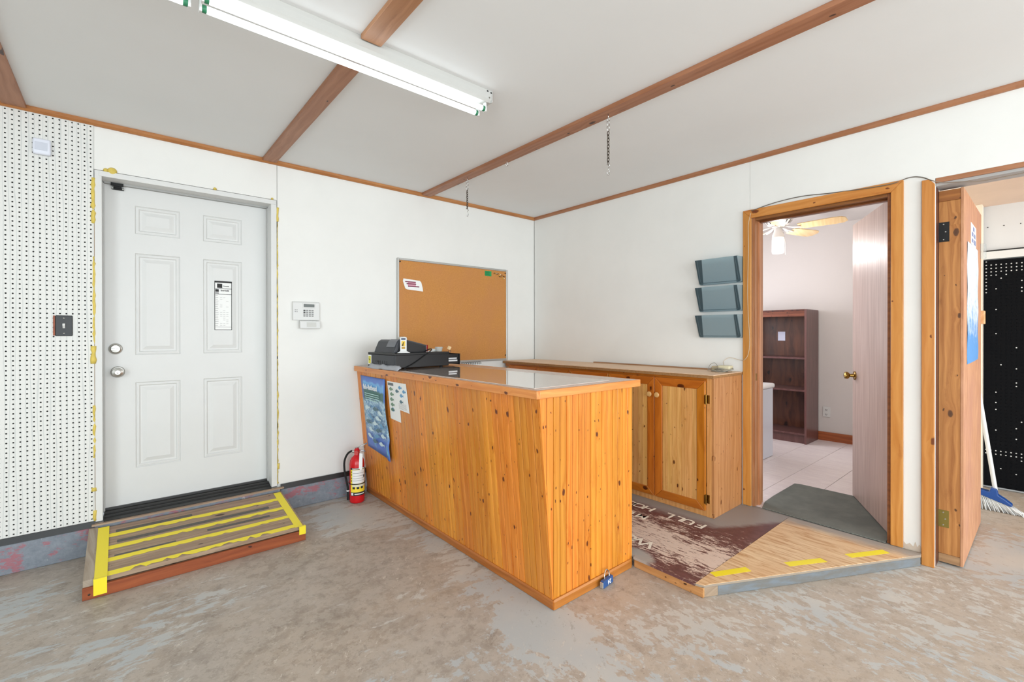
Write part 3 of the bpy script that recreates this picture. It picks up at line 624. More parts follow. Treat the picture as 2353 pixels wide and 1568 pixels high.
leaf = MB().box(0, 0.722, -0.036, 0.0, 0.075, 2.045)
ca, sa = math.cos(ang), math.sin(ang)
def rotv(mb, ox, oy):
    mb.v = [(ox+x*ca-y*sa, oy+x*sa+y*ca, z) for x, y, z in mb.v]; return mb
lf = part('door_leaf', rotv(leaf, 0.105, -2.925), MT['lauan'], d2, bevel=0.001)
kb_ = MB().lathe([(0.031, 0.0), (0.031, 0.006), (0.014, 0.010), (0.011, 0.032), (0.020, 0.038), (0.0265, 0.048), (0.024, 0.062), (0.012, 0.067), (0.001, 0.068)], (0.66, 0, 0.953), 'y', 28)
part('door_knob', rotv(kb_, 0.105, -2.925), MT['brass'], lf, smooth=True, auto=0.8)
# casing beside the wide opening, header strip
strip('trim_7', MB().prism([(-3.085, 0.0), (-3.137, 0.0), (-3.137, 2.055), (-3.118, 2.082), (-3.085, 2.085)], 'x', -0.02, -0.0005), MT['case_z'], 'orange pine casing board at the edge of the wide opening', bevel=0.002)
strip('trim_12', MB().box(0.02, 0.088, -3.1372, -3.1392, 0.001, 2.045), MT['dark'], 'dark wood jamb strip in the gap beside the thick plank door')  # added dark strip stands in for the shade between casing and door
strip('trim_8', MB().box(0.0, T, -5.6, -3.139, 2.063, 2.0875), MT['beam_y'], 'rough reddish wood edge over the wide opening')
strip('trim_9', MB().box(0.012, T+0.02, -5.6, -3.139, 2.048, 2.0628), plain('grey_header_paint', 'b0aeac', 0.6), 'grey painted underside of the header over the wide opening')
part('peeled_patch', MB().prism([(-3.010, 0.035), (-3.084, 0.0), (-3.084, 0.085), (-3.075, 0.10), (-3.066, 0.083), (-3.058, 0.11), (-3.05, 0.08), (-3.035, 0.095), (-3.02, 0.082), (-3.010, 0.095)], 'x', -0.0015, -0.0002), paint('bare_board', 'd6c6b4', 0.8, 0.2, 20), wr_o, label='patch where the white paint has peeled')

# ------------------------------------------------------------------ office behind the doorway
fo = part('floor', MB().box(T-0.1, 2.80, -3.03, -0.3, 0.0005, OF-0.004), plain('tile_grout', '6a5a5c', 0.8), kind='structure', label='pale vinyl tile floor of the office', cat='floor')
tmesh = None; rt_ = random.Random(2)
for i in range(9):
    for j in range(9):
        x0 = 0.0+0.295*i+0.285*0.0; y0 = -2.7065-0.2935+0.2935*j-0.0
        x1_ = x0+0.2922; y1_ = y0+0.2905
        if x0 < 0.02: x0 = 0.022
        y1_ = min(y1_, -0.305); x1_ = min(x1_, 2.66)
        if y1_-y0 < 0.05 or x1_-x0 < 0.05: continue
        key = (round(x1_-x0, 3), round(y1_-y0, 3))
        if i == 1 and j == 1: pass
        if tmesh is None: tmesh = {}
        if key not in tmesh:
            o = part('floor_tile', MB().box(x0, x1_, y0, y1_, OF-0.004, OF), MT['tile'], fo, bevel=0.0012); tmesh[key] = o.data
        else:
            o = bpy.data.objects.new('floor_tile', tmesh[key]); C.objects.link(o); o.parent = fo; o.location = Vector(((x0+x1_)/2, (y0+y1_)/2, OF-0.002))-ORG[fo.name]
part('wall_office_back', MB().box(2.66, 2.78, -3.03, -0.3, 0, 2.6), MT['office'], kind='structure', label='pale pinkish wall at the back of the office', cat='wall')
part('wall_office_left', MB().box(T, 2.66, -0.3, -0.2, 0, 2.6), MT['office'], kind='structure', label='pale wall on the hidden left side of the office', cat='wall')
part('wall_office_right', MB().box(T, 2.05, -3.135, -3.03, 0, 2.6), [MT['cream'], MT['office']], kind='structure', label='cream partition between the office and the workshop', cat='wall')
part('ceiling_office', MB().box(T, 2.78, -3.03, -0.3, 2.468, 2.56), MT['office'], kind='structure', label='white office ceiling above the fan', cat='ceiling')
part('baseboard_back', MB().box(2.644, 2.6595, -3.03, -0.3, OF, 0.157), wood('red_oak_base', 'b06434', '8c4820', None, 'Y', 0.4), kind='structure', label='reddish wood baseboard at the back of the office', cat='baseboard')
# mat
mp = [(0.006, -2.262), (0.136, -2.23), (0.30, -2.222), (0.735, -2.222), (0.752, -2.262), (0.752, -2.63), (0.14, -2.93), (-0.02, -2.932)]
part('door_mat', MB().prism(mp, 'z', OF+0.0002, OF+0.006), MT['mat'], label='dark green-grey ribbed mat in the office doorway', cat='mat', bevel=0.0015)
# bookcase
bk = root('bookcase', (2.44, -1.45, OF), 'dark walnut bookcase with open shelves in the office', 'bookcase')
part('side_panel', MB().box(2.257, 2.642, -1.84, -1.82, OF, 1.515), MT['darkside'], bk, bevel=0.001)
part('side_panel', MB().box(2.257, 2.642, -1.10, -1.08, OF, 1.515), MT['darkside'], bk, bevel=0.001)
part('back_panel', MB().box(2.625, 2.642, -1.82, -1.10, OF, 1.51), MT['dark'], bk)
part('top_panel', MB().box(2.257, 2.6245, -1.8195, -1.1005, 1.497, 1.515), MT['dark'], bk)
part('top_rail', MB().box(2.262, 2.278, -1.8195, -1.1005, 1.440, 1.4965), wood('walnut_rail', '8a5238', '562c1c', '2a100a', 'Y', 0.3), bk)
for z in (0.975, 0.625): part('shelf', MB().box(2.262, 2.6245, -1.8195, -1.1005, z, z+0.02), MT['darkside'], bk, bevel=0.001)
part('shelf', MB().box(2.262, 2.6245, -1.8195, -1.1005, 0.155, 0.173), MT['darkside'], bk)
part('plinth', MB().box(2.285, 2.30, -1.8195, -1.1005, OF, 0.154), MT['darkside'], bk)
part('paper_tag', MB().box(2.6225, 2.6245, -1.508, -1.43, 1.170, 1.275), plain('lilac_paper', 'dcdcf0', 0.7), label='pale paper tag stuck on the back of the bookcase', cat='tag')
# outlet
ol = root('wall_outlet', (2.655, -1.915, 0.385), 'white duplex outlet low on the office wall', 'outlet')
part('outlet_plate', MB().box(2.652, 2.6595, -1.95, -1.88, 0.325, 0.437), MT['plw'], ol, bevel=0.002)
for z in (0.355, 0.405):
    s_ = part('socket', MB().box(2.6495, 2.652, -1.93, -1.90, z-0.014, z+0.014), MT['white'], ol, bevel=0.001)
    part('slot', MB().box(2.648, 2.6495, -1.922, -1.919, z-0.006, z+0.006).box(2.648, 2.6495, -1.911, -1.908, z-0.006, z+0.006).box(2.648, 2.6495, -1.917, -1.913, z-0.012, z-0.008), MT['blackm'], s_)
# white appliance
ap = root('white_freezer', (1.1, -1.4, OF), 'white box appliance with rounded lid just inside the office', 'appliance')
part('cabinet', MB().box(0.78, 1.515, -1.78, -1.12, OF+0.004, 0.725), plain('bluish_enamel', 'cfd2de', 0.3), ap, bevel=0.004)
part('lid', MB().box(0.775, 1.53, -1.795, -1.11, 0.727, 0.772), plain('white_lid', 'f0f0f2', 0.3), ap, bevel=0.018, smooth=True)
# ceiling fan
FX, FY = 1.33, -1.89
fn = root('ceiling_fan', (FX, FY, 2.468), 'white ceiling fan with pale wooden blades and one jar lamp', 'ceiling fan')
mw = plain('fan_white', 'f0ece8', 0.35)
part('canopy', MB().lathe([(0.07, 2.467), (0.075, 2.43), (0.05, 2.40), (0.02, 2.395)], (FX, FY, 0), 'z', 28), mw, fn, smooth=True, auto=0.8)
part('motor', MB().lathe([(0.02, 2.396), (0.10, 2.39), (0.122, 2.37), (0.126, 2.33), (0.12, 2.30), (0.085, 2.262), (0.05, 2.25), (0.045, 2.235)], (FX, FY, 0), 'z', 32), mw, fn, smooth=True, auto=0.5)
for k in range(18):
    a_ = 2*PI*k/18; c0, s0 = math.cos(a_), math.sin(a_); sl = MB()
    p = lambda r, z, w: (FX+r*c0-w*s0, FY+r*s0+w*c0, z)
    sl.quad([p(0.118, 2.293, -0.004), p(0.118, 2.293, 0.004), p(0.092, 2.266, 0.004), p(0.092, 2.266, -0.004)])
    part('vent_slot', sl, MT['blackm'], fn)
for k in range(5):
    a_ = -PI/2+0.02+2*PI/5*k; c0, s0 = math.cos(a_), math.sin(a_); bm_ = MB()
    p = lambda r, w, z: (FX+r*c0-w*s0, FY+r*s0+w*c0, z)
    out = [(0.17, -0.045), (0.20, -0.052), (0.44, -0.062), (0.50, -0.055), (0.53, -0.03), (0.53, 0.03), (0.50, 0.055), (0.44, 0.062), (0.20, 0.052), (0.17, 0.045)]
    n_ = len(out); b_ = len(bm_.v)
    for zz in (2.222, 2.228):
        for r_, w_ in out: bm_.v.append(p(r_, w_, zz-w_*0.26))
    bm_.f.append(tuple(range(n_-1, -1, -1))); bm_.f.append(tuple(range(n_, 2*n_))); bm_.mi += [0, 0]
    for i in range(n_): j = (i+1) % n_; bm_.f.append((i, j, n_+j, n_+i)); bm_.mi.append(0)
    bl = part('blade', bm_, wood('blade_oak_%d' % k, 'ecd0a4', 'dcb884', None, 'X', 0.35) if k == 0 else bpy.data.materials['blade_oak_0'], fn)
    ar = MB().tube([p(0.06, 0, 2.245), p(0.12, 0.012, 2.225), p(0.19, 0.018, 2.218)], 0.006, 6).tube([p(0.06, 0, 2.245), p(0.12, -0.012, 2.225), p(0.19, -0.018, 2.218)], 0.006, 6)
    part('blade_arm', ar, mw, bl, smooth=True)
part('lamp_fitter', MB().lathe([(0.03, 2.236), (0.035, 2.20), (0.048, 2.17), (0.048, 2.145)], (FX, FY, 0), 'z', 24), mw, fn, smooth=True, auto=0.6)
part('lamp_jar', MB().lathe([(0.045, 2.145), (0.052, 2.13), (0.052, 2.02), (0.046, 2.0), (0.001, 1.998)], (FX, FY, 0), 'z', 28, cap=False), MT['jar'], fn, smooth=True)
part('light_bulb', MB().lathe([(0.001, 2.022), (0.018, 2.028), (0.028, 2.05), (0.026, 2.072), (0.014, 2.10), (0.013, 2.13)], (FX, FY, 0), 'z', 20), MT['bulb'], fn, smooth=True)
part('pull_chain', MB().tube([(FX+0.04, FY-0.03, 2.2), (FX+0.05, FY-0.045, 2.1), (FX+0.05, FY-0.045, 1.99)], 0.0015, 6), MT['zinc'], fn)
pl = bpy.data.lights.new('fan_lamp_glow', 'POINT'); pl.energy = 10; pl.color = (1.0, 0.95, 0.93); pl.shadow_soft_size = 0.04
po = bpy.data.objects.new('fan_lamp_glow', pl); C.objects.link(po); po.location = (FX, FY, 1.96)
area_light('office_window_light', (1.2, -0.36, 1.5), (-PI/2, 0, 0), 1.3, 1.1, 25, (0.93, 0.94, 1.0))  # added fill for the office, unseen, with no window modelled

# ------------------------------------------------------------------ workshop beyond the wide opening
XF = 2.05
part('wall_far', MB().box(XF+0.02, XF+0.1, -7.0, -3.0, 0, 2.6), paint('grey_white_sheet', 'dcdcdc', 0.5, 0.05, 3), kind='structure', label='white sheeted wall at the back of the workshop', cat='wall')
strip('trim_10', MB().box(XF-0.03, XF+0.0195, -7.0, -3.137, 1.855, 1.915), MT['white'], 'white board above the black pegboard')
part('ledge_shadow_strip', MB().box(XF-0.008, XF+0.0195, -7.0, -3.17, 1.916, 1.928), MT['blackm'], kind='structure', label='thin black strip above the white board', cat='trim')  # thin black strip along the top of the white board
for z, c_ in ((2.12, 0),):
    gb = MB()
    for i in range(9):
        gb.box(XF+0.017, XF+0.0195, -3.2-0.09*i-0.003, -3.2-0.09*i+0.003, z-0.003, z+0.003)
    part('nail_row', gb, MT['blackm'], bpy.data.objects['wall_far'])
strip('ceiling_workshop', MB().box(T+0.02, XF+0.02, -7.0, -3.136, 2.29, 2.36), paint('peach_board', 'e8ccb8', 0.6, 0.1, 3), 'peach coloured ceiling of the workshop', 'ceiling')
strip('trim_11', MB().box(1.93, 2.03, -3.136, -3.178, 0.0, 2.289), MT['cream'], 'cream corner post behind the big plank door')
bp_ = root('pegboard', (XF-0.02, -3.9, 0.0), 'black perforated hardboard on the back wall of the workshop', 'pegboard')
pp = 0.0277; bb = MB(); pegboard(bb, -3.18-pp*40, -3.18, 0.02, 0.02+pp*66, pp, 0.0048, lambda u, w, d: (XF-0.02+d, u, w), 0.004)
part('perforated_sheet', bb, plain('black_hardboard', '0c0d10', 0.8, 0, 0.1), bp_)
bkb = part('backing', MB().box(XF-0.0155, XF-0.0135, -3.18-pp*40, -3.18, 0.02, 1.848), plain('dark_backing', '18181b', 0.9, 0, 0.1), bp_)
dots = MB(); rd = random.Random(11)
for i in range(40):
    u = -3.18-pp*(i+0.5)
    for j in range(66):
        w = 0.02+pp*(j+0.5)
        if j in (9, 10) or j in (62, 63, 64) or (j > 55 and i in (0,)) or (j in (61, 62) and rd.random() < 0.5) or (i in (2, 3, 6, 7) and rd.random() < 0.08):
            dots.box(XF-0.019, XF-0.0165, u-0.0042, u+0.0042, w-0.0042, w+0.0042)
part('bright_hole_backing', dots, MT['white'], bp_, kind='stuff')  # white plugs stand in for light shining through the holes
# big plank door (door_3), swung open into the workshop
d3 = root('door_3', (0.1, -3.19, 0.0), 'thick plank-edged plywood door swung open beside the orange casing', 'door', kind='structure')
X3 = 0.09
part('edge_stud', MB().box(X3, X3+0.038, -3.1405, -3.227, 0.055, 1.975), MT['stud'], d3, bevel=0.001)
part('end_block', MB().box(X3, X3+0.7, -3.1405, -3.227, 1.976, 2.034), wood('dark_stud', 'b07434', '8a5420', '3e2410', 'Y', 0.5), d3, bevel=0.001)
part('end_block', MB().box(X3, X3+0.7, -3.1405, -3.227, 0.008, 0.054), wood('dusty_stud', 'b89468', '94704a', '3e2410', 'Y', 0.6), d3, bevel=0.001)
part('face_sheet', MB().box(X3-0.002, 1.0, -3.2275, -3.2385, 0.008, 2.036), MT['roughply'], d3)
part('face_sheet', MB().box(X3-0.004, 1.0, -3.1365, -3.1402, 0.008, 2.036), MT['dark'], d3)
part('edge_stud', MB().box(0.96, 0.998, -3.1405, -3.227, 0.055, 1.975), MT['stud'], d3)
def hinge(z0, z1, mat, scol):
    h = part('hinge', MB().box(X3-0.003, X3-0.0005, -3.135, -3.183, z0, z1), mat, d3)
    part('hinge_pin', MB().lathe([(0.006, z0-0.004), (0.006, z1+0.004)], (X3-0.006, -3.133, 0), 'z', 12), MT['zinc'], h, smooth=True, auto=0.6)
    for k, z in enumerate((z0+0.012, (z0+z1)/2, z1-0.012)):
        part('screw', MB().lathe([(0.004, X3-0.003), (0.003, X3-0.0045)], (0, -3.160-0.008*(k % 2), z), 'x', 10), scol, h)
hinge(1.755, 1.862, MT['blackm'], MT['zinc'])
hinge(0.200, 0.292, plain('old_brass_hinge', '8a7a3c', 0.4, 0.6), MT['zinc'])
part('latch_block', MB().box(0.985, 1.06, -3.215, -3.255, 1.318, 1.405), MT['ply'], d3, bevel=0.002)
part('plastic_bracket', MB().prism([(0.93, 1.74), (1.02, 1.75), (1.03, 1.80), (1.01, 1.845), (0.93, 1.84)], 'y', -3.2388, -3.262), MT['clear'], d3, bevel=0.004, label='clear amber plastic bracket')
nl = MB()
for i in range(20): nl.box(0.999, 1.004, -3.2335, -3.2355, 0.4+0.075*i, 0.403+0.075*i)
part('nail_row', nl, MT['zinc'], d3)
def bluesheet():
    a = M('faded_blue_print', None, 0.5); v = a.coord(False); z = a.n('SeparateXYZ', {0: v}).outputs[2]
    n = a.noise(v, 14, 7, 0.7); t = a.math('MULTIPLY_ADD', z, 1.4, 0.5)
    c = a.mix(a.ramp(a.math('SUBTRACT', a.math('ADD', n, 0.35), t), [(0.38, 0.0), (0.62, 1.0)]), 'd2dbe6', '5f96d0')
    c = a.mix(a.ramp(a.noise(v, 30, 4), [(0.62, 0.0), (0.66, 0.5)]), c, '6a78a0'); a.set('Base Color', c); return a.m
rp1 = root('map_poster', (0.48, -3.2395, 1.10), 'long faded pale blue poster on the big plank door', 'poster')
wv = MB(); NN = 16
for i in range(NN+1):
    z = 1.085+(1.765-1.085)*i/NN; o_ = 0.003*math.sin(i*1.1)
    wv.v += [(0.235, -3.2405+o_*0.4, z), (0.48, -3.2425+o_*0.5, z+0.004), (0.775, -3.2415-o_*0.5, z+0.01)]
for i in range(NN):
    for j in range(2): a0 = i*3+j; wv.f.append((a0, a0+1, a0+4, a0+3)); wv.mi.append(0)
pp1 = part('paper_sheet', wv, bluesheet(), rp1)
sol = pp1.modifiers.new('thickness', 'SOLIDIFY'); sol.thickness = 0.0006
rp2 = root('notice_sheet', (0.53, -3.2395, 1.8), 'small white notice with grey print above the blue poster', 'notice')
part('paper_sheet', MB().box(0.40, 0.67, -3.2392, -3.2402, 1.775, 1.898), MT['paper'], rp2)
pm_ = MB()
for (a, b, c_, d) in ((0.50, 0.58, 1.86, 1.885), (0.44, 0.52, 1.825, 1.85), (0.55, 0.63, 1.825, 1.85), (0.44, 0.52, 1.79, 1.812), (0.55, 0.64, 1.785, 1.815)): pm_.box(a, b, -3.2402, -3.2408, c_, d)
part('printed_blocks', pm_, plain('notice_ink', '7a84a8', 0.7), rp2)
# broom
br = root('broom', (1.36, -3.31, 0.0), 'blue and white angled broom with a white handle standing in the workshop', 'broom')
part('handle', MB().tube([(1.392, -3.283, 0.145), (1.375, -3.205, 0.80), (1.365, -3.165, 1.13)], 0.0125, 14), MT['plw'], br, smooth=True, auto=0.8)
blue = plain('broom_blue', '1f4a90', 0.35)
part('brush_head', MB().prism([(-3.10, 0.137), (-3.10, 0.115), (-3.20, 0.105), (-3.36, 0.052), (-3.368, 0.066), (-3.33, 0.097), (-3.298, 0.118), (-3.292, 0.158), (-3.262, 0.162), (-3.255, 0.133), (-3.20, 0.140)], 'x', 1.355, 1.412), blue, br, bevel=0.005)
brm = MB(); rb = random.Random(4)
for i in range(34):
    t = i/33; y0 = -3.105-0.255*t; z0 = 0.118-0.065*max(0, (t-0.3)/0.7); y1 = -3.09-0.345*t
    for k in range(3):
        xx = 1.365+0.018*k; brm.tube([(xx, y0+rb.uniform(-0.003, 0.003), z0), (xx+rb.uniform(-0.01, 0.01), (y0+y1)/2, z0*0.5), (xx+rb.uniform(-0.016, 0.012), y1+rb.uniform(-0.006, 0.006), 0.002)], [0.0032, 0.0042, 0.0035], 5)
part('bristles', brm, plain('bristle_white', 'dcdcda', 0.6), br, smooth=True, kind='stuff')
part('wire_hook', MB().tube(spline([(1.38, -3.366, 0.06), (1.36, -3.395, 0.045), (1.35, -3.412, 0.03), (1.35, -3.414, 0.01)]), 0.0015, 6), MT['zinc'], br)

# ------------------------------------------------------------------ counter
ct = root('counter', (-1.55, -1.03, 0.0), 'knotty pine beadboard service counter with a glossy top', 'counter')
TH = math.atan2(0.085, 0.965); XB, XT = -1.830, -1.9145
def board_profile(w, d=0.012):
    return [(0.0003, 0.0), (0.0003, -d+0.004), (0.0018, -d+0.004), (0.0034, -d), (w/2-0.0036, -d), (w/2-0.0016, -d+0.0035), (w/2+0.0016, -d+0.0035), (w/2+0.0036, -d), (w-0.0034, -d), (w-0.0018, -d+0.004), (w-0.0003, -d+0.004), (w-0.0003, 0.0)]
GF = (1, 5, 9)   # profile edges whose grooves carry the painted stain and shade
# long face: leaning boards. local frame: u along -y, depth outwards (-x), length along z (tilted)
BW = 2.06/24; pf = board_profile(BW)
LH = 0.965/math.cos(TH)
bmesh_b = None
for i in range(24):
    if bmesh_b is None:
        mb = MB(); n_ = len(pf)
        for z in (0.0, LH): mb.v += [(d_, -u_, z) for u_, d_ in pf]
        mb.f.append(tuple(range(n_-1, -1, -1))); mb.f.append(tuple(range(n_, 2*n_))); mb.mi += [0, 0]
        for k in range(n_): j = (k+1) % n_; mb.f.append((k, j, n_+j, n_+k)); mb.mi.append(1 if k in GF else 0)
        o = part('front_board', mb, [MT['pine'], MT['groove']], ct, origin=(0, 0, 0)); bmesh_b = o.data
    else:
        o = bpy.data.objects.new('front_board', bmesh_b); C.objects.link(o); o.parent = ct
    o.location = Vector((XB+0.012, -BW*i, 0.0)) - ORG[ct.name]; o.rotation_euler = (0, -TH, 0)
# end face boards (facing the room), cut along the leaning corner
XR = -1.222; nE = 8; BWE = 0.0865; pe = board_profile(BWE)
for i in range(nE):
    xr = XR-i*BWE
    me = bpy.data.meshes.new('end_board'); mb = MB(); n_ = len(pe)
    for z in (0.0, 0.968): mb.v += [(xr-u_, -2.062+d_+0.0, z) for u_, d_ in pe]
    mb.f.append(tuple(range(n_-1, -1, -1))); mb.f.append(tuple(range(n_, 2*n_))); mb.mi += [0, 0]
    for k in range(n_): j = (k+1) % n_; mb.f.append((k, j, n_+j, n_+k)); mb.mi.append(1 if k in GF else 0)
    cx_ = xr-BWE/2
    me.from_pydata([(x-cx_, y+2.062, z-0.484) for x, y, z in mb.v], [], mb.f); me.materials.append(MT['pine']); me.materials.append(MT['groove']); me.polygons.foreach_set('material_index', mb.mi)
    b = bmesh.new(); b.from_mesh(me); bmesh.ops.recalc_face_normals(b, faces=b.faces)
    if xr-BWE < XB+0.002:
        co = Vector((XB-0.001-cx_, 0, -0.484)); no = Vector((-math.cos(TH), 0, -math.sin(TH)))
        bmesh.ops.bisect_plane(b, geom=b.verts[:]+b.edges[:]+b.faces[:], plane_co=co, plane_no=no, clear_outer=True)
        ed = [e for e in b.edges if len(e.link_faces) == 1]
        if ed: bmesh.ops.contextual_create(b, geom=ed)
    b.to_mesh(me); b.free()
    part('end_board', me, None, ct, origin=(cx_, -2.062, 0.484))
# inner carcass, closed back and moulding
part('carcass', MB().prism([(XB+0.014, 0.002), (XT+0.014, 0.968), (-1.232, 0.968), (-1.232, 0.002)], 'y', -2.055, -0.004), MT['cabside'], ct)
part('corner_trim', MB().prism([(XB-0.0005, 0.0), (XT-0.0005, 0.968), (XT+0.006, 0.968), (XB+0.006, 0.0)], 'y', -2.0745, -2.0605), MT['pine'], ct)
part('kick_moulding', MB().prism([(-1.8305, 0.002), (-1.839, 0.002), (-1.843, 0.036), (-1.8375, 0.045), (-1.833, 0.045)], 'y', -2.083, -0.015), wood('dark_pine_y', 'bc7430', '965418', None, 'Y', 0.35), ct)
part('kick_moulding', MB().prism([(-2.0745, 0.002), (-2.086, 0.002), (-2.086, 0.036), (-2.081, 0.045), (-2.0745, 0.045)], 'x', -1.836, -1.245), wood('kick_pine', 'd08a3c', 'b06c26', None, 'X', 0.35), ct)
# top
part('top_edge', MB().box(-1.945, -1.925, -2.088, -0.0195, 0.969, 1.006), MT['pine_y'], ct, bevel=0.0015)
part('top_edge', MB().box(-1.9245, -1.165, -2.088, -2.07, 0.969, 1.006), MT['pine_x'], ct, bevel=0.0015)
part('top_edge', MB().box(-1.185, -1.165, -2.0695, -0.0195, 0.969, 1.006), MT['pine_y'], ct, bevel=0.0015)
lam = M('beige_laminate', None, 0.22); v_ = lam.coord(False)
lam.set('Base Color', lam.mix(lam.ramp(lam.noise(v_, 60, 3), [(0.3, 0.0), (0.7, 1.0)]), 'd6bfb2', 'cab2a4'))
part('laminate_top', MB().box(-1.925, -1.1855, -2.0695, -0.0195, 0.970, 1.0065), lam.m, ct)
ps = M('acrylic_sheet', 'dccbbf', 0.03); ps.set('Coat Weight', 1.0); ps.set('Coat Roughness', 0.02); ps.set('Coat IOR', 1.9)
part('acrylic_sheet', MB().box(-1.905, -1.36, -2.03, -0.62, 1.0068, 1.0105), ps.m, label='glossy clear acrylic sheet lying on the counter top', cat='sheet', bevel=0.001)
# posters on the counter front: frame on the leaning plane
def onface(y, z, off=0.001):   # point on the leaning front plane
    return (XB-(z*0.0876)-off*math.cos(TH)-0.0, y, z)
def face_sheet(pts, off, thick=0.0006):
    mb = MB(); n = len(pts); mb.v = [onface(y, z, off) for y, z in pts]+[onface(y, z, off+thick) for y, z in pts]
    mb.f = [tuple(range(n-1, -1, -1)), tuple(range(n, 2*n))]+[(i, (i+1) % n, n+(i+1) % n, n+i) for i in range(n)]; mb.mi = [0]*len(mb.f); return mb
def postermat():
    a = M('fish_poster_print', None, 0.4); v = a.coord(False); s = a.n('SeparateXYZ', {0: v}).outputs; z = s[2]
    n = a.noise(v, 9, 6, 0.7); n2 = a.noise(a.scale(v, (1, 22, 34)), 1.0, 6, 0.75, 0.8)
    zz = a.math('ADD', z, a.math('MULTIPLY', a.math('SUBTRACT', n, 0.5), 0.10))
    c = a.mix(n, '4f7fd0', '6a86d4'); z5 = a.math('ADD', zz, 0.5)
    side = a.ramp(a.math('ABSOLUTE', s[1]), [(0.185, 1.0), (0.20, 0.0)])
    def bnd(lo, hi): return a.math('MULTIPLY', side, a.math('MULTIPLY', a.ramp(z5, [(lo, 0.0), (lo+0.012, 1.0)]), a.ramp(z5, [(hi-0.012, 1.0), (hi, 0.0)])))
    c = a.mix(bnd(0.60, 0.70), c, a.mix(n, '4f8278', '2e5f60'))
    c = a.mix(bnd(0.69, 0.755), c, '78b6ea')
    rocks = a.mix(a.ramp(n2, [(0.42, 0.0), (0.6, 1.0)]), '5a8ab8', 'c2e0ec')
    band = a.math('MULTIPLY', a.ramp(a.math('ADD', zz, 0.5), [(0.33, 0.0), (0.40, 1.0)]), a.ramp(a.math('ADD', zz, 0.5), [(0.61, 1.0), (0.63, 0.0)]))
    c = a.mix(band, c, rocks)
    low = a.ramp(a.noise(a.scale(v, (1, 2, 1.2)), 6, 5), [(0.6, 0.0), (0.66, 0.8)]); lowm = a.math('MULTIPLY', low, a.ramp(a.math('ADD', z, 0.5), [(0.30, 1.0), (0.36, 0.0)]))
    c = a.mix(lowm, c, '7fd0d8'); a.set('Base Color', c); return a.m
po1 = root('fish_poster', (-1.885, -0.3, 0.36), 'blue fish poster curling off the counter front', 'poster')
cv = MB(); ncols, nrows = 10, 12
for j in range(nrows+1):
    t = j/nrows
    for i in range(ncols+1):
        s_ = i/ncols; y = -0.075-0.445*s_-0.012*(1-t)*s_-(1-t)*0.03*(1-s_); z = 0.365+0.572*t+(1-s_)*0.0*(1-t)
        if t < 0.1: z += 0.022*(1-s_)*(1-t/0.1)-0.012*s_*(1-t/0.1)
        lift = 0.0035+0.016*(s_**3)*(0.35+math.sin(t*PI*0.9))+0.004*math.sin(9*t+2*s_)*s_
        if s_ > 0.85 and t < 0.2: lift += 0.012
        cv.v.append(onface(y, z, 0.001+lift))
for j in range(nrows):
    for i in range(ncols): a0 = j*(ncols+1)+i; cv.f.append((a0, a0+1, a0+ncols+2, a0+ncols+1)); cv.mi.append(0)
pp_ = part('poster_sheet', cv, postermat(), po1, smooth=True); sm = pp_.modifiers.new('thickness', 'SOLIDIFY'); sm.thickness = 0.0005; sm.offset = 0
FD = Vector((0, -1, 0)); FU = Vector((-math.sin(TH), 0, math.cos(TH)))
text('fish-flathead', 0.052, MT['paper'], po1, onface(-0.15, 0.842, 0.022), FD, FU, sx=0.98, bold=0.0012)
tl = MB()
for i in range(4):
    z = 0.808-0.016*i; b_ = len(tl.v); tl.v += [onface(-0.17, z, 0.021), onface(-0.42+0.03*(i == 3), z, 0.024), onface(-0.42+0.03*(i == 3), z+0.005, 0.024), onface(-0.17, z+0.005, 0.021)]; tl.f.append((b_, b_+1, b_+2, b_+3)); tl.mi.append(0)
part('text_lines', tl, plain('pale_print', 'bfe6e0', 0.6), po1)
def fish(y, z, L, hh, off, mat, par, tilt=0.0):
    P_ = [(0, 0), (0.12, 0.28), (0.3, 0.5), (0.42, 0.62), (0.55, 0.45), (0.75, 0.18), (0.86, 0.12), (1.0, 0.42), (0.95, 0.0), (1.0, -0.42), (0.86, -0.12), (0.7, -0.2), (0.5, -0.45), (0.3, -0.45), (0.12, -0.25)]
    mb = MB(); pts = []
    for u, w in P_: uu = u*L; ww = w*hh; pts.append((y-(uu*math.cos(tilt)-ww*math.sin(tilt)), z+uu*math.sin(tilt)+ww*math.cos(tilt)))
    mb.quad([onface(a_, b_, off) for a_, b_ in pts]); return part('fish_picture', mb, mat, par)
fm = [plain('fish_green', '7e9a84', 0.6), plain('fish_blue', '6fa2c8', 0.6), plain('fish_pale', 'cfe4ea', 0.6), plain('fish_dark', '5c7a86', 0.6)]
rf = random.Random(8)
for i, (y, z) in enumerate(((-0.16, 0.70), (-0.30, 0.705), (-0.38, 0.69), (-0.20, 0.65), (-0.33, 0.645), (-0.16, 0.60), (-0.28, 0.595), (-0.39, 0.60), (-0.2, 0.55), (-0.32, 0.545), (-0.17, 0.50), (-0.30, 0.50), (-0.40, 0.52), (-0.25, 0.46), (-0.36, 0.455))):
    fish(y, z, 0.085+0.02*rf.random(), 0.030, 0.0235, fm[[2, 3, 2, 1][i % 4]], po1, rf.uniform(-0.35, 0.1))
fl1 = root('fish_flyer', (-1.88, -0.6, 0.66), 'narrow white flyer with green fish, between the poster and the other flyer', 'flyer')
part('paper_sheet', face_sheet([(-0.535, 0.928), (-0.70, 0.928), (-0.70, 0.655), (-0.545, 0.665)], 0.0015), MT['paper'], fl1)
part('title_bar', face_sheet([(-0.545, 0.918), (-0.628, 0.918), (-0.628, 0.90), (-0.545, 0.90)], 0.0023, 0.0003), plain('bar_grey', '6f7478', 0.6), fl1)
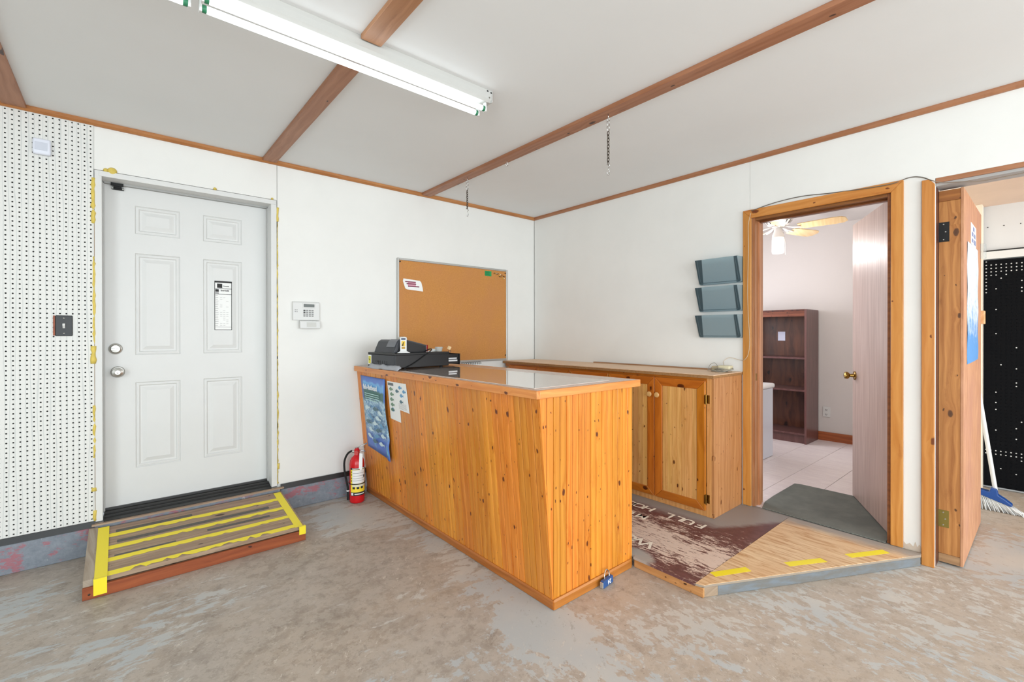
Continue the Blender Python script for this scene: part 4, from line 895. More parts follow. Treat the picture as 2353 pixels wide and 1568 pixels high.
for i in range(5): fish(-0.56-0.006*(i % 2), 0.875-0.036*i, 0.062, 0.026, 0.003, fm[0], fl1)
fish(-0.59, 0.72, 0.03, 0.04, 0.003, fm[1], fl1, 1.2)
fl2 = root('fish_flyer', (-1.88, -0.72, 0.74), 'white flyer with blue fish, the outermost sheet on the counter front', 'flyer')
part('paper_sheet', face_sheet([(-0.635, 0.925), (-0.815, 0.930), (-0.835, 0.735), (-0.665, 0.745)], 0.0028), MT['paper'], fl2)
for (y, z, k) in ((-0.70, 0.895, 1), (-0.655, 0.868, 3), (-0.755, 0.872, 1), (-0.715, 0.842, 1), (-0.705, 0.80, 3)): fish(y, z, 0.055, 0.024, 0.0042, fm[k], fl2)
tl2 = MB()
for i in range(6):
    z = 0.785-0.0068*i; b_ = len(tl2.v); tl2.v += [onface(-0.69, z, 0.004), onface(-0.80, z, 0.004), onface(-0.80, z+0.0016, 0.004), onface(-0.69, z+0.0016, 0.004)]; tl2.f.append((b_, b_+1, b_+2, b_+3)); tl2.mi.append(0)
part('text_lines', tl2, MT['inkg'], fl2)
# padlock on the floor at the counter foot
plk = root('padlock', (-1.478, -2.104, 0.0), 'small blue tag with 24 and a wire shackle at the counter foot', 'padlock', rotz=0.13)
part('lock_body', MB().box(-0.048, 0.042, -0.012, 0.010, 0.001, 0.036), plain('worn_blue', '2a5590', 0.4), plk, bevel=0.003)
part('lock_end', MB().box(-0.056, -0.0485, -0.010, 0.008, 0.004, 0.032), MT['alu'], plk, bevel=0.002)
part('shackle', MB().tube(spline([(-0.022, 0.0, 0.03), (-0.018, 0.004, 0.055), (0.005, 0.008, 0.072), (0.026, 0.006, 0.055), (0.024, 0.0, 0.03)]), 0.0028, 8), MT['zinc'], plk, smooth=True)
text('24', 0.030, MT['paper'], plk, (0.018, -0.0125, 0.030), (-1, 0, 0), (0, 0, -1), bold=0.0006)

# ------------------------------------------------------------------ cash register on the counter
RZ = math.radians(4.5); CZ = 1.0065
rg = root('cash_register', (-1.90, -0.635, CZ), 'dark grey cash register with its drawer slid open', 'cash register', rotz=RZ)
dk = plain('register_charcoal', '34363c', 0.45); dk2 = plain('register_grey', '6e7076', 0.4); dk3 = plain('register_black', '0f1013', 0.4)
LB, WB = 0.455, 0.375
part('base_box', MB().box(0, LB, 0, WB, 0.012, 0.108), dk3, rg, bevel=0.004)
part('base_rim', MB().box(-0.004, LB+0.004, -0.004, WB+0.004, 0.100, 0.116), dk3, rg, bevel=0.003)
part('rear_cover', MB().box(-0.006, -0.0005, 0.002, WB-0.002, 0.012, 0.0995), dk, rg, bevel=0.001)
for i in range(5): part('vent', MB().box(-0.0075, -0.006, 0.10+0.03*i, 0.105+0.03*i, 0.035, 0.06), dk3, rg)
for q in ((0.03, 0.03), (LB-0.05, 0.03), (0.03, WB-0.05), (LB-0.05, WB-0.05)): part('foot', MB().lathe([(0.012, 0.0), (0.012, 0.012)], (q[0], q[1], 0), 'z', 14), MT['blackm'], rg)
dr = part('drawer', MB().box(LB-0.03, LB+0.105, 0.012, 0.018, 0.022, 0.095).box(LB-0.03, LB+0.105, WB-0.018, WB-0.012, 0.022, 0.095).box(LB-0.03, LB+0.105, 0.018, WB-0.018, 0.022, 0.03).box(LB+0.105, LB+0.112, 0.004, WB-0.004, 0.014, 0.098), dk3, rg)
part('drawer_rail', MB().box(LB+0.001, LB+0.088, 0.007, 0.0115, 0.040, 0.052).box(LB+0.001, LB+0.082, 0.007, 0.0115, 0.058, 0.068), plain('bright_rail', 'dfe1e4', 0.35, 0.2), dr, bevel=0.001)
# upper housing: side profile (along local x, up z), spans the width
prof = [(0.015, 0.116), (0.028, 0.150), (0.050, 0.196), (0.070, 0.208), (0.115, 0.208), (0.135, 0.203), (0.285, 0.168), (0.285, 0.120), (0.28, 0.116)]
part('housing', MB().prism(prof, 'y', 0.045, WB-0.055), dk, rg, bevel=0.004)
part('side_panel', MB().prism([(0.04, 0.12), (0.075, 0.196), (0.12, 0.198), (0.275, 0.160), (0.275, 0.12)], 'y', 0.0405, 0.0448), dk3, rg, bevel=0.001)
part('printer_cover', MB().prism([(0.0275, 0.157), (0.0485, 0.199), (0.068, 0.2115), (0.112, 0.2115), (0.112, 0.2085), (0.07, 0.2085), (0.0505, 0.197), (0.0295, 0.155)], 'y', 0.06, 0.17), dk2, rg)
part('display_window', MB().box(0.2855, 0.300, 0.045, WB-0.055, 0.120, 0.168), plain('red_lens', '8a1418', 0.15), rg, bevel=0.002)
part('keypad', MB().prism([(0.14, 0.2035), (0.275, 0.172), (0.275, 0.176), (0.14, 0.2075)], 'y', 0.08, WB-0.08), dk2, rg)
part('receipt_roll', MB().lathe([(0.022, 0.10), (0.022, 0.158)], (0.135, 0, 0.208), 'y', 20), plain('paper_roll_print', 'c8c4b8', 0.7), rg, smooth=True, auto=0.6)
text('CASIO', 0.02, dk3, rg, (-0.0065, 0.26, 0.045), (0, -1, 0), (0, 0, 1), name='raised_lettering')
part('power_cable', MB().tube(spline([(0.06, -0.012, 0.006), (0.15, -0.008, 0.045), (0.26, -0.006, 0.108), (0.30, 0.0, 0.135), (0.285, 0.01, 0.138), (0.27, 0.05, 0.120)]), 0.0035, 8), MT['blackm'], rg, smooth=True)
# things on and round the register
def reg(x, y, z): c0, s0 = math.cos(RZ), math.sin(RZ); return (-1.90+x*c0-y*s0, -0.635+x*s0+y*c0, CZ+z)
bn = root('sign_stand', reg(0.075, 0.018, 0.116), 'white upright price sign on a flared base on top of the register', 'sign', rotz=RZ-0.6)
part('sign_board', MB().box(-0.022, 0.022, -0.003, 0.003, 0.010, 0.110), MT['plw'], bn, bevel=0.001)
part('sign_base', MB().prism([(-0.042, 0.0005), (-0.040, 0.003), (-0.020, 0.014), (0.020, 0.014), (0.045, 0.003), (0.047, 0.0005)], 'y', -0.017, 0.017), MT['plw'], bn, bevel=0.001)
part('sign_print', MB().box(-0.015, 0.015, -0.0038, -0.0031, 0.092, 0.104), plain('navy_print', '3a4660', 0.6), bn)
part('sign_print', MB().box(-0.013, 0.013, -0.0038, -0.0031, 0.048, 0.084), plain('yellow_print', 'e8c040', 0.6), bn)
part('sign_print', MB().box(-0.012, 0.012, -0.0038, -0.0031, 0.028, 0.044), plain('ochre_print', 'b89038', 0.6), bn)
part('sign_mark', MB().prism([(-0.012, 0.052), (-0.006, 0.060), (-0.002, 0.074), (0.008, 0.078), (0.002, 0.070), (0.0, 0.05)], 'y', -0.0045, -0.0039), MT['ink'], bn)
stk = root('yellow_sticker', reg(-0.007, 0.345, 0.06), 'white edged yellow sticker on the back of the register', 'sticker', rotz=RZ)
part('sticker_sheet', MB().box(-0.0012, -0.0002, -0.026, 0.022, -0.034, 0.036), MT['paper'], stk)
part('sticker_print', MB().box(-0.0018, -0.0013, -0.019, 0.015, -0.026, 0.028), plain('lemon_print', 'd8d048', 0.6), stk)
part('sticker_mark', MB().prism([(-0.014, -0.005), (-0.002, 0.004), (0.012, 0.012), (0.006, 0.0)], 'x', -0.0024, -0.0019), MT['ink'], stk)
cu1 = part('plastic_cup', MB().lathe([(0.024, 0.0), (0.03, 0.032), (0.032, 0.034), (0.030, 0.034), (0.022, 0.002)], reg(0.40, 0.05, 0.117), 'z', 20), MT['clear'], smooth=True, auto=0.6, label='small clear plastic cup on the register beside the cable loop', cat='cup')
cu2 = part('paper_slips', MB().box(-0.06, 0.05, -0.02, 0.03, 0.0, 0.004).box(-0.02, 0.06, -0.025, 0.02, 0.0045, 0.008).box(0.03, 0.055, -0.01, 0.012, 0.0085, 0.022), MT['paper'], label='white paper slips lying on the register top', cat='paper')
cu2.location = Vector(reg(0.345, 0.10, 0.125)); cu2.rotation_euler = (0, 0, 0.2)
ck = part('cork_fob', MB().box(-0.010, 0.010, -0.010, 0.010, 0.0, 0.026), plain('pale_cork', 'e8c89a', 0.8), label='pale cork key fob at the open drawer', cat='key fob', bevel=0.002)
ck.location = Vector(reg(LB+0.012, 0.010, 0.143)); ck.rotation_euler = (0.3, 0.35, 0.2)
part('key_ring', MB().ring(reg(LB+0.010, 0.004, 0.117), 0.011, 0.0018, 'y', 14), MT['chain'], label='small dark key ring below the cork fob', cat='key ring')
# dust cover draped in front of the register
dc = MB(); nc = 18
for i in range(nc+1):
    t = i/nc; y = -0.30-0.42*t; w = 0.006*math.sin(t*17)+0.004*math.sin(t*29)
    x = -1.945+0.03*t
    for k, (ox, oz) in enumerate(((0.018, 0.034), (0.003, 0.030+w), (-0.010, 0.014+w*0.7-0.006*math.sin(t*9)), (-0.014, 0.001+max(0, w*0.5)))):
        dc.v.append((x+ox, y, CZ+oz*(1 if 0.03 < t < 0.97 else 0.6)))
for i in range(nc):
    for k in range(3): a0 = i*4+k; dc.f.append((a0, a0+1, a0+5, a0+4)); dc.mi.append(0)
dco = part('dust_cover', dc, plain('grey_vinyl', 'a2a4aa', 0.35), smooth=True, label='crumpled grey plastic cover lying along the counter edge under the register', cat='cover')
s3 = dco.modifiers.new('thickness', 'SOLIDIFY'); s3.thickness = 0.0015
# spiral pad on the wall behind the counter
sn = root('spiral_notebook', (-0.82, -0.012, 0.75), 'wire bound pad hung on the wall under the cork board', 'notebook')
part('pages', MB().box(-0.93, -0.70, -0.010, -0.002, 0.72, 0.972), MT['paper'], sn)
cw = []
for i in range(11*12+1):
    t = i/12; a_ = t*2*PI; cw.append((-0.93+0.0205*t, -0.010+0.009*math.cos(a_), 0.977+0.012*math.sin(a_)))
part('wire_coil', MB().tube(cw, 0.0016, 6), MT['blackm'], sn, smooth=True)

# ------------------------------------------------------------------ long cabinet along the right wall
cab = root('base_cabinet', (-0.21, -1.07, 0.06), 'low knotty pine cabinet with panelled doors along the wall', 'cabinet')
CX = -0.405; Z0, Z1 = 0.0605, 0.968
part('carcass', MB().box(CX+0.0, -0.004, -2.118, -0.03, Z0, Z1), MT['cabside'], cab)
part('side_panel', MB().box(CX-0.012, -0.004, -2.134, -2.1185, Z0, Z1), MT['cabside'], cab, bevel=0.001)
part('face_stile', MB().box(CX-0.014, CX-0.0005, -2.118, -2.088, Z0, Z1), MT['cabpanel'], cab)
part('face_rail', MB().box(CX-0.012, CX-0.0005, -2.088, -0.03, Z0, 0.135), MT['cabpanel'], cab)
part('face_rail', MB().box(CX-0.012, CX-0.0005, -2.088, -0.03, 0.935, Z1), MT['cabdoor_y'], cab)
part('cabinet_top', MB().box(CX-0.03, -0.003, -2.14, -0.01, 0.969, 0.984), [MT['strand']], cab, bevel=0.001)
part('top_sheet', MB().box(CX-0.028, -0.003, -2.138, -0.01, 0.9845, 0.9885), paint('tan_hardboard', 'ecc8a6', 0.5, 0.08, 4), cab)
part('top_edge', MB().box(CX-0.034, CX-0.0305, -2.14, -0.01, 0.966, 0.983), MT['strand'], cab)
ys = [-0.095, -0.497, -0.897, -1.303, -1.711, -2.085]
for i in range(5):
    ya, yb = ys[i]-0.002, ys[i+1]+0.002; xf = CX-0.031; xb = CX-0.0125; w = 0.058; za, zb = 0.100, 0.948
    dd = part('door', MB().box(xf+0.008, xb, yb+0.02, ya-0.02, za+0.02, zb-0.02), MT['cabpanel'], cab)
    part('door_stile', MB().prism([(ya, za), (ya-w, za+w), (ya-w, zb-w), (ya, zb)], 'x', xf, xb), MT['cabdoor_z'], dd, bevel=0.003)
    part('door_stile', MB().prism([(yb, za), (yb+w, za+w), (yb+w, zb-w), (yb, zb)], 'x', xf, xb), MT['cabdoor_z'], dd, bevel=0.003)
    part('door_rail', MB().prism([(ya-0.0005, za), (yb+0.0005, za), (yb+w, za+w-0.0005), (ya-w, za+w-0.0005)], 'x', xf, xb), MT['cabdoor_y'], dd, bevel=0.003)
    part('door_rail', MB().prism([(ya-0.0005, zb), (yb+0.0005, zb), (yb+w, zb-w+0.0005), (ya-w, zb-w+0.0005)], 'x', xf, xb), MT['cabdoor_y'], dd, bevel=0.003)
    nb = 7; pw = (ya-yb-2*w)/nb
    for k in range(nb):
        y_ = ya-w-pw*k; xx = xf+0.008
        q = MB().prism([(xx, y_-0.0006), (xx-0.0045, y_-0.003), (xx-0.0045, y_-pw+0.003), (xx, y_-pw+0.0006)], 'z', za+w-0.004, zb-w+0.004)
        part('panel_board', q, MT['cabpanel'], dd)
    ky = (yb+0.028) if i % 2 == 1 else (ya-0.028)
    if i in (0, 2): ky = yb+0.028 if i == 0 else ya-0.028
    part('knob', MB().lathe([(0.008, xf), (0.008, xf-0.010), (0.017, xf-0.014), (0.019, xf-0.022), (0.015, xf-0.028), (0.001, xf-0.030)], (0, ky, 0.825), 'x', 20), plain('pale_knob_%d' % i, 'd2a468', 0.4), dd, smooth=True, auto=0.8)
for z in (0.80, 0.150):
    h_ = part('cabinet_hinge', MB().box(CX-0.0345, CX-0.0315, -2.078, -2.084, z, z+0.055).box(CX-0.016, CX-0.0142, -2.088, -2.106, z, z+0.055), MT['brass'], cab)
    part('hinge_barrel', MB().lathe([(0.004, z-0.004), (0.004, z+0.06)], (CX-0.03, -2.0885, 0), 'z', 10), MT['brass'], h_, smooth=True, auto=0.6)
# loose batten and adaptor on the cabinet
part('loose_batten', MB().box(-0.03, -0.008, -1.98, -0.82, 0.9888, 0.9985), wood('old_batten', 'b08a68', '8a6446', None, 'Y', 0.7), label='thin rough batten lying on the cabinet against the wall', cat='batten')
ad = root('power_adapter', (-0.13, -2.07, 0.989), 'cream plug adapter in a tangle of thin cable at the cabinet end', 'adapter')
part('adapter_body', MB().box(-0.16, -0.10, -2.115, -2.035, 1.006, 1.034), plain('cream_plastic', 'd9cfae', 0.5), ad, bevel=0.006, smooth=True)
part('adapter_plug', MB().box(-0.15, -0.11, -2.034, -1.985, 0.998, 1.026), plain('tan_plastic', 'b8a888', 0.5), ad, bevel=0.004)
rc_ = random.Random(21)
wire = plain('grey_wire', '9b998f', 0.5)
for i in range(6):
    cx0, cy0 = -0.125+rc_.uniform(-0.015, 0.015), -2.045+rc_.uniform(-0.03, 0.03); pts = []
    for k in range(18):
        a_ = 2*PI*k/18; pts.append((cx0+0.045*math.cos(a_), cy0+(0.055+0.01*(i % 3))*math.sin(a_), 0.9925+0.0045*i+0.003*math.sin(3*a_+i)))
    part('cable_loop', MB().tube(pts, 0.0019, 6, True), wire, ad, smooth=True)
part('cable_loop', MB().tube(spline([(-0.11, -1.94, 0.99), (-0.09, -1.945, 1.03), (-0.07, -1.97, 1.045), (-0.08, -2.0, 1.02)]), 0.0019, 6), wire, ad, smooth=True)
part('cable', MB().tube(spline([(-0.10, -2.05, 1.035), (-0.06, -2.03, 1.06), (-0.03, -2.06, 1.085), (-0.012, -2.12, 1.07), (-0.026, -2.16, 1.075), (-0.026, -2.185, 1.12), (-0.026, -2.193, 1.22), (-0.026, -2.183, 1.4), (-0.026, -2.180, 1.6), (-0.026, -2.186, 1.85), (-0.026, -2.184, 2.0), (-0.026, -2.20, 2.085)]), 0.002, 6), plain('buff_wire', 'c8b49a', 0.5), smooth=True, label='thin pale cable running up the left side of the office casing', cat='cable')
part('cable', MB().tube(spline([(-0.022, -2.20, 2.10), (-0.006, -2.34, 2.128), (-0.006, -2.5, 2.135), (-0.006, -2.65, 2.12), (-0.022, -2.80, 2.104), (-0.022, -2.95, 2.098), (-0.006, -3.03, 2.118), (-0.006, -3.08, 2.108), (-0.022, -3.125, 2.075)]), 0.0026, 6), plain('grey_brown_wire', '6a6258', 0.5), smooth=True, label='grey cable draped along the top of the office casing', cat='cable')
part('cable', MB().tube(spline([(-0.022, -3.126, 2.075), (-0.01, -3.17, 2.055), (-0.01, -3.25, 2.04), (0.0, -3.32, 2.03), (0.0, -3.5, 2.035), (0.0, -3.8, 2.044)]), 0.0022, 6), plain('brown_wire', '8a7a6a', 0.5), smooth=True, label='thin cable hanging under the header of the wide opening', cat='cable')

# ------------------------------------------------------------------ three smoked trays on the wall
for i, (zt, zb, lab) in enumerate(((1.798, 1.616, 'smoky plastic wall file tray, topmost of three'), (1.597, 1.417, 'smoky plastic wall file tray, middle of three'), (1.393, 1.226, 'smoky plastic wall file tray, lowest of three'))):
    tr = root('file_tray', (-0.01, -1.99, zb), lab, 'file tray', 'smoky file trays beside the office door')
    y0, y1 = -1.834, -2.139; dt, dbm = -0.098, -0.03; th = 0.0025
    prof_side = [(-0.002, zb+0.004), (-0.002, zt), (dt, zt-0.004), (dbm, zb+0.004)]
    part('side_wall', MB().prism([(dt, 0), (0, 0), (0, 0)], 'y', 0, 0) if False else MB().prism(prof_side, 'y', y0, y0-th), MT['smoke'], tr)
    part('side_wall', MB().prism(prof_side, 'y', y1+th, y1), MT['smoke'], tr)
    fr = MB(); ins = 0.022
    def FP(s_, t_, d_): # s along width, t up, d inward
        x = dbm+(dt-dbm)*t_; z = zb+(zt-zb-0.004)*t_; return (x+d_, y0+(y1-y0)*s_, z)
    loops = [[(0, 0.06), (0.03, 0.0), (0.97, 0.0), (1, 0.06), (1, 1), (0, 1)]]
    base = [FP(s_, t_, 0) for s_, t_ in loops[0]]; back = [FP(s_, t_, th) for s_, t_ in loops[0]]
    n_ = 6; fr.v = base+back; fr.f = [tuple(range(n_)), tuple(range(2*n_-1, n_-1, -1))]+[(k, (k+1) % n_, n_+(k+1) % n_, n_+k) for k in range(n_)]; fr.mi = [0]*len(fr.f)
    part('front_wall', fr, MT['smoke'], tr)
    for nm_, pl_ in (('side_flange', [(0.004, 0.99), (0.17, 0.99), (0.105, 0.02), (0.035, 0.02), (0.006, 0.08)]), ('side_flange', [(0.925, 0.99), (0.996, 0.99), (0.994, 0.08), (0.965, 0.02), (0.90, 0.02)])):  # dark polygons imitate the shaded side wall seen through the front
        fm_ = MB(); k_ = len(pl_); fm_.v = [FP(a_, b_, -0.0012) for a_, b_ in pl_]+[FP(a_, b_, -0.0003) for a_, b_ in pl_]
        fm_.f = [tuple(range(k_)), tuple(range(2*k_-1, k_-1, -1))]+[(q_, (q_+1) % k_, k_+(q_+1) % k_, k_+q_) for q_ in range(k_)]; fm_.mi = [0]*len(fm_.f)
        part(nm_, fm_, MT['smoke_dark'], tr, label='darker smoked side flange')
    part('bottom', MB().box(dbm+0.002, -0.002, y0-th, y1+th, zb, zb+th), MT['smoke'], tr)
    part('back_wall', MB().box(-0.0045, -0.0015, y0-th, y1+th, zb+0.004, zt-0.02), MT['smoke'], tr)
    rim = MB().tube([FP(0.05, 1.0, -0.001), FP(0.045, 0.16, -0.001), FP(0.07, 0.07, -0.001), FP(0.93, 0.07, -0.001), FP(0.955, 0.16, -0.001), FP(0.95, 1.0, -0.001)], 0.0017, 6)
    part('moulded_rib', rim, plain('dark_smoke_%d' % i, '4c6068', 0.3), tr)
    for y_ in (y0-0.028, y1+0.028): part('screw', MB().lathe([(0.003, -0.0046), (0.003, -0.006)], (0, y_, zt-0.035), 'x', 8), MT['steel'], tr)

# ------------------------------------------------------------------ platform
pf_ = root('platform', (-0.6, -2.3, 0.0), 'low plywood platform in front of the office doorway', 'platform')
ZP = 0.06
part('sign_sheet', MB().prism([(-1.238, -2.437), (-0.0195, -2.434), (-0.0195, -0.02), (-1.2185, -0.02), (-1.2185, -2.092), (-1.238, -2.092)], 'z', ZP-0.013, ZP), MT['sign'], pf_, label='worn maroon painted sign board')
part('plywood_sheet', MB().prism([(-1.236, -2.4385), (-1.222, -2.478), (-1.195, -2.488), (-0.045, -3.088), (-0.0195, -3.085), (-0.0195, -2.4355)], 'z', ZP-0.012, ZP+0.001), MT['plyfloor'], pf_, bevel=0.0015)
part('threshold_sheet', MB().box(-0.019, 0.0215, -2.952, -2.199, 0.02, ZP), paint('grey_paint_wood', '8f8a86', 0.5, 0.1, 10), pf_)
part('edge_board', MB().box(-1.228, -1.19, -2.475, -2.09, 0.001, ZP-0.0135), wood('platform_edge_wood', 'd09a68', 'a8703e', '3a1c0c', 'Y', 0.5, 1.0, 6.0, 0.4, 0.1), pf_, bevel=0.0015)
# diagonal face
A_ = Vector((-1.192, -2.492)); B_ = Vector((-0.045, -3.088)); dv = (B_-A_).normalized(); nv = Vector((-dv.y, dv.x))*-1
def diag(a, b, t0, t1, z0, z1):
    mb = MB(); p1, p2 = A_+dv*a, A_+dv*b; pts = [p1+nv*t0, p2+nv*t0, p2+nv*t1, p1+nv*t1]; return mb.prism([(q.x, q.y) for q in pts], 'z', z0, z1)
if nv.dot(Vector((-1, -1))) < 0: nv = -nv
part('edge_board', diag(0.045, 1.295, -0.04, -0.004, 0.001, ZP-0.0125), MT['greyboard'], pf_, bevel=0.0015, label='blue grey painted edge board')
part('corner_block', diag(-0.03, 0.0445, -0.04, -0.004, 0.001, ZP-0.0125), MT['weather'], pf_, bevel=0.001)
part('core', MB().prism([(-1.18, -2.42), (-0.12, -2.98), (-0.03, -2.98), (-0.03, -0.05), (-1.18, -0.05)], 'z', 0.001, ZP-0.0135), MT['weather'], pf_)
for k, (a, b) in enumerate((((-1.105, -2.4745), (-0.915, -2.567)), ((-0.715, -2.675), (-0.515, -2.785)), ((-0.365, -2.855), (-0.145, -2.975)))):
    a, b = Vector(a), Vector(b); n2 = nv; w_ = 0.042
    a2, b2 = a-n2*0.012, b-n2*0.012
    part('tape_strip', MB().prism([(a.x, a.y), (b.x, b.y), (b2.x-n2.x*0.03, b2.y-n2.y*0.03), (a2.x-n2.x*0.03, a2.y-n2.y*0.03)], 'z', ZP+0.0011, ZP+0.0016), MT['yellow'], pf_, label='yellow tape strip')
MT['cream_letter'] = plain('cream_letters', 'efe6d6', 0.5)
SY, SX = (0, 1, 0), (-1, 0, 0)
def word(s, y0, xb, h, adv):
    for i, ch in enumerate(s):
        if ch != ' ': text(ch, h/0.70, MT['cream_letter'], pf_, (xb, y0+adv*i, ZP+0.0002), SY, SX, name='painted_letter', sx=1.15, bold=0.0012)
word('FULL HOO', -2.162, -0.548, 0.074, 0.0715)
word('MO', -1.85, -0.705, 0.066, 0.10)
word('WO', -2.10, -1.012, 0.082, 0.115)

# ------------------------------------------------------------------ ramp step at the white door
rm = root('ramp_step', (-2.97, -0.3, 0.0), 'weathered wooden ramp with yellow tape below the white door', 'ramp')
SL = 0.07/0.545
def rz(y): return 0.085+(y+0.575)*SL
def slope_box(x0, x1, y0, y1, off0, off1):
    mb = MB(); y0, y1 = sorted((y0, y1)); v = []
    for off in (off0, off1):
        for (x, y) in ((x0, y0), (x1, y0), (x1, y1), (x0, y1)): v.append((x, y, rz(y)+off))
    mb.v = v; mb.f = [(0, 3, 2, 1), (4, 5, 6, 7), (0, 1, 5, 4), (1, 2, 6, 5), (2, 3, 7, 6), (3, 0, 4, 7)]; mb.mi = [0]*6; return mb
yb_ = [-0.584, -0.478, -0.370, -0.262, -0.154, -0.046]
for i in range(5): part('plank', slope_box(-3.428, -2.475, yb_[i]+0.0015, yb_[i+1]-0.0015, -0.022, 0.0), MT['weather'], rm, bevel=0.0015)
part('side_board', slope_box(-3.472, -3.4305, -0.584, -0.03, -0.03, 0.004), MT['weather_y'], rm, bevel=0.002)
part('fascia_board', MB().prism([(-3.473, 0.001), (-2.475, 0.001), (-2.475, 0.060), (-3.473, 0.058)], 'y', -0.600, -0.5855), MT['redwood'], rm, bevel=0.001, label='reddish fascia board')
for x0, x1 in ((-3.470, -3.44), (-2.98, -2.95), (-2.51, -2.48)):
    mb = MB(); mb.prism([(-0.583, 0.001), (-0.583, rz(-0.583)-0.032), (-0.03, rz(-0.03)-0.032), (-0.03, 0.001)], 'x', x0, x1); part('support', mb, MT['weather_y'], rm)
part('front_rail', MB().box(-3.47, -2.478, -0.585, -0.55, 0.001, 0.056), MT['weather'], rm)
def tape(x0, x1, y0, y1, ragged=0.0, seed=0, off=0.0008):
    mb = MB(); n = 40 if ragged else 1; rr = random.Random(seed)
    if ragged:
        low = [y0+(rr.random()**2)*ragged*(1 if 0.12 < k/n else 0) for k in range(n+1)]
        for k in range(n+1):
            x = x0+(x1-x0)*k/n; mb.v += [(x, low[k], rz(low[k])+off), (x, y1, rz(y1)+off), (x, low[k], rz(low[k])+off+0.0006), (x, y1, rz(y1)+off+0.0006)]
        for k in range(n): a = k*4; b = a+4; mb.f += [(a+2, b+2, b+3, a+3), (a, a+1, b+1, b), (a, b, b+2, a+2), (a+1, a+3, b+3, b+1)]; mb.mi += [0]*4
        return part('tape_strip', mb, MT['yellow'], rm, label='yellow tape strip')
    return part('tape_strip', slope_box(x0, x1, y0, y1, off, off+0.0006), MT['yellow'], rm, label='yellow tape strip')
for k, (y0, y1, rg_) in enumerate(((-0.182, -0.142, 0.012), (-0.322, -0.283, 0.014), (-0.449, -0.411, 0.01), (-0.583, -0.542, 0.03))): tape(-3.386, -2.53, y0, y1, rg_, 30+k)
tape(-3.432, -3.384, -0.585, -0.05, off=0.0046)
tape(-2.530, -2.486, -0.585, -0.06, off=0.0016)
part('tape_strip', MB().box(-3.434, -3.385, -0.6010, -0.6003, 0.012, 0.088).box(-3.434, -3.385, -0.6003, -0.584, 0.0875, 0.0895), MT['yellow'], rm, label='yellow tape strip')
part('tape_strip', MB().box(-2.512, -2.474, -0.6010, -0.6003, 0.040, 0.087).box(-2.512, -2.474, -0.6003, -0.584, 0.0865, 0.0885), MT['yellow'], rm, label='yellow tape strip')
for k, (x0, x1, y0, y1) in enumerate(((-3.355, -3.0, -0.136, -0.108), (-3.35, -2.6, -0.262, -0.232), (-3.36, -3.1, -0.405, -0.392), (-2.95, -2.62, -0.372, -0.35))):
    part('grip_strip', slope_box(x0, x1, y0, y1, 0.0006, 0.0014), paint('grit_%d' % k, '6a6660', 0.95, 0.3, 60), rm, label='dark worn grip strip')
part('screw', MB().lathe([(0.005, -0.6005), (0.003, -0.602)], (-3.449, 0, 0.025), 'y', 10), MT['chain'], rm)

# ------------------------------------------------------------------ fire extinguisher
EX, EY = -1.985, -0.175
fe = root('fire_extinguisher', (EX, EY, 0.0), 'red fire extinguisher with yellow label standing at the counter end', 'fire extinguisher')
part('cylinder', MB().lathe([(0.045, 0.001), (0.052, 0.006), (0.054, 0.02), (0.054, 0.285), (0.050, 0.312), (0.038, 0.334), (0.022, 0.347), (0.019, 0.352), (0.019, 0.375)], (EX, EY, 0), 'z', 40), MT['red'], fe, smooth=True, auto=0.9)
def band(name, z0, z1, a0, a1, mat, r=0.0545, seg=18, par=None):
    mb = MB()
    for i in range(seg+1):
        a = a0+(a1-a0)*i/seg
        for z in (z0, z1): mb.v.append((EX+r*math.cos(a), EY+r*math.sin(a), z))
    for i in range(seg): mb.f.append((2*i, 2*i+2, 2*i+3, 2*i+1)); mb.mi.append(0)
    return part(name, mb, mat, par or fe, smooth=True)
AC = math.atan2(-3.548-EY, -3.33-EX)   # towards the room
a0, a1 = AC-0.95, AC+1.35
lb = band('label', 0.075, 0.262, a0, a1, plain('label_yellow', 'ffe23c', 0.4))
band('label_band', 0.252, 0.2655, a0, a1, MT['ink'], 0.0549, par=lb); band('label_band', 0.060, 0.086, a0, a1, MT['ink'], 0.0549, par=lb)
band('label_text_area', 0.150, 0.250, a0+0.3, a1-0.12, MT['paper'], 0.0549, par=lb)
band('label_text_area', 0.125, 0.142, a0+0.3, a1-0.12, plain('pale_label', 'e8e4c8', 0.5), 0.0549, par=lb)
for z in (0.170, 0.186, 0.205, 0.225): band('label_text', z, z+0.0025, a0+0.42, a1-0.3, MT['inkg'], 0.0553, par=lb)
for k in range(3): band('label_pictogram', 0.110, 0.126, a0+0.35+0.55*k, a0+0.68+0.55*k, MT['ink'], 0.0555, par=lb)
for z in (0.165, 0.185, 0.21, 0.23): band('label_pictogram', z, z+0.010, a0+0.14, a0+0.26, MT['ink'], 0.0555, par=lb)
band('label_pictogram', 0.19, 0.208, a1-0.45, a1-0.2, MT['ink'], 0.0557, par=lb)
band('label_emblem', 0.0635, 0.0825, a0+0.12, a0+0.45, MT['paper'], 0.0556, par=lb)
band('label_text', 0.069, 0.076, a0+0.62, a1-0.3, MT['paper'], 0.0556, par=lb)
band('label_text', 0.256, 0.262, a0+0.3, a1-0.3, MT['paper'], 0.0556, par=lb)
part('strap', MB().ring((EX, EY, 0.146), 0.0565, 0.0032, 'z', 36), MT['blackm'], fe, smooth=True)
dirv = Vector((math.sin(YAW), -math.cos(YAW), 0))   # sideways
def E(s_, z, f=0.0): p = Vector((EX, EY, 0))+dirv*s_-Vector((math.cos(YAW), math.sin(YAW), 0))*f; return (p.x, p.y, z)
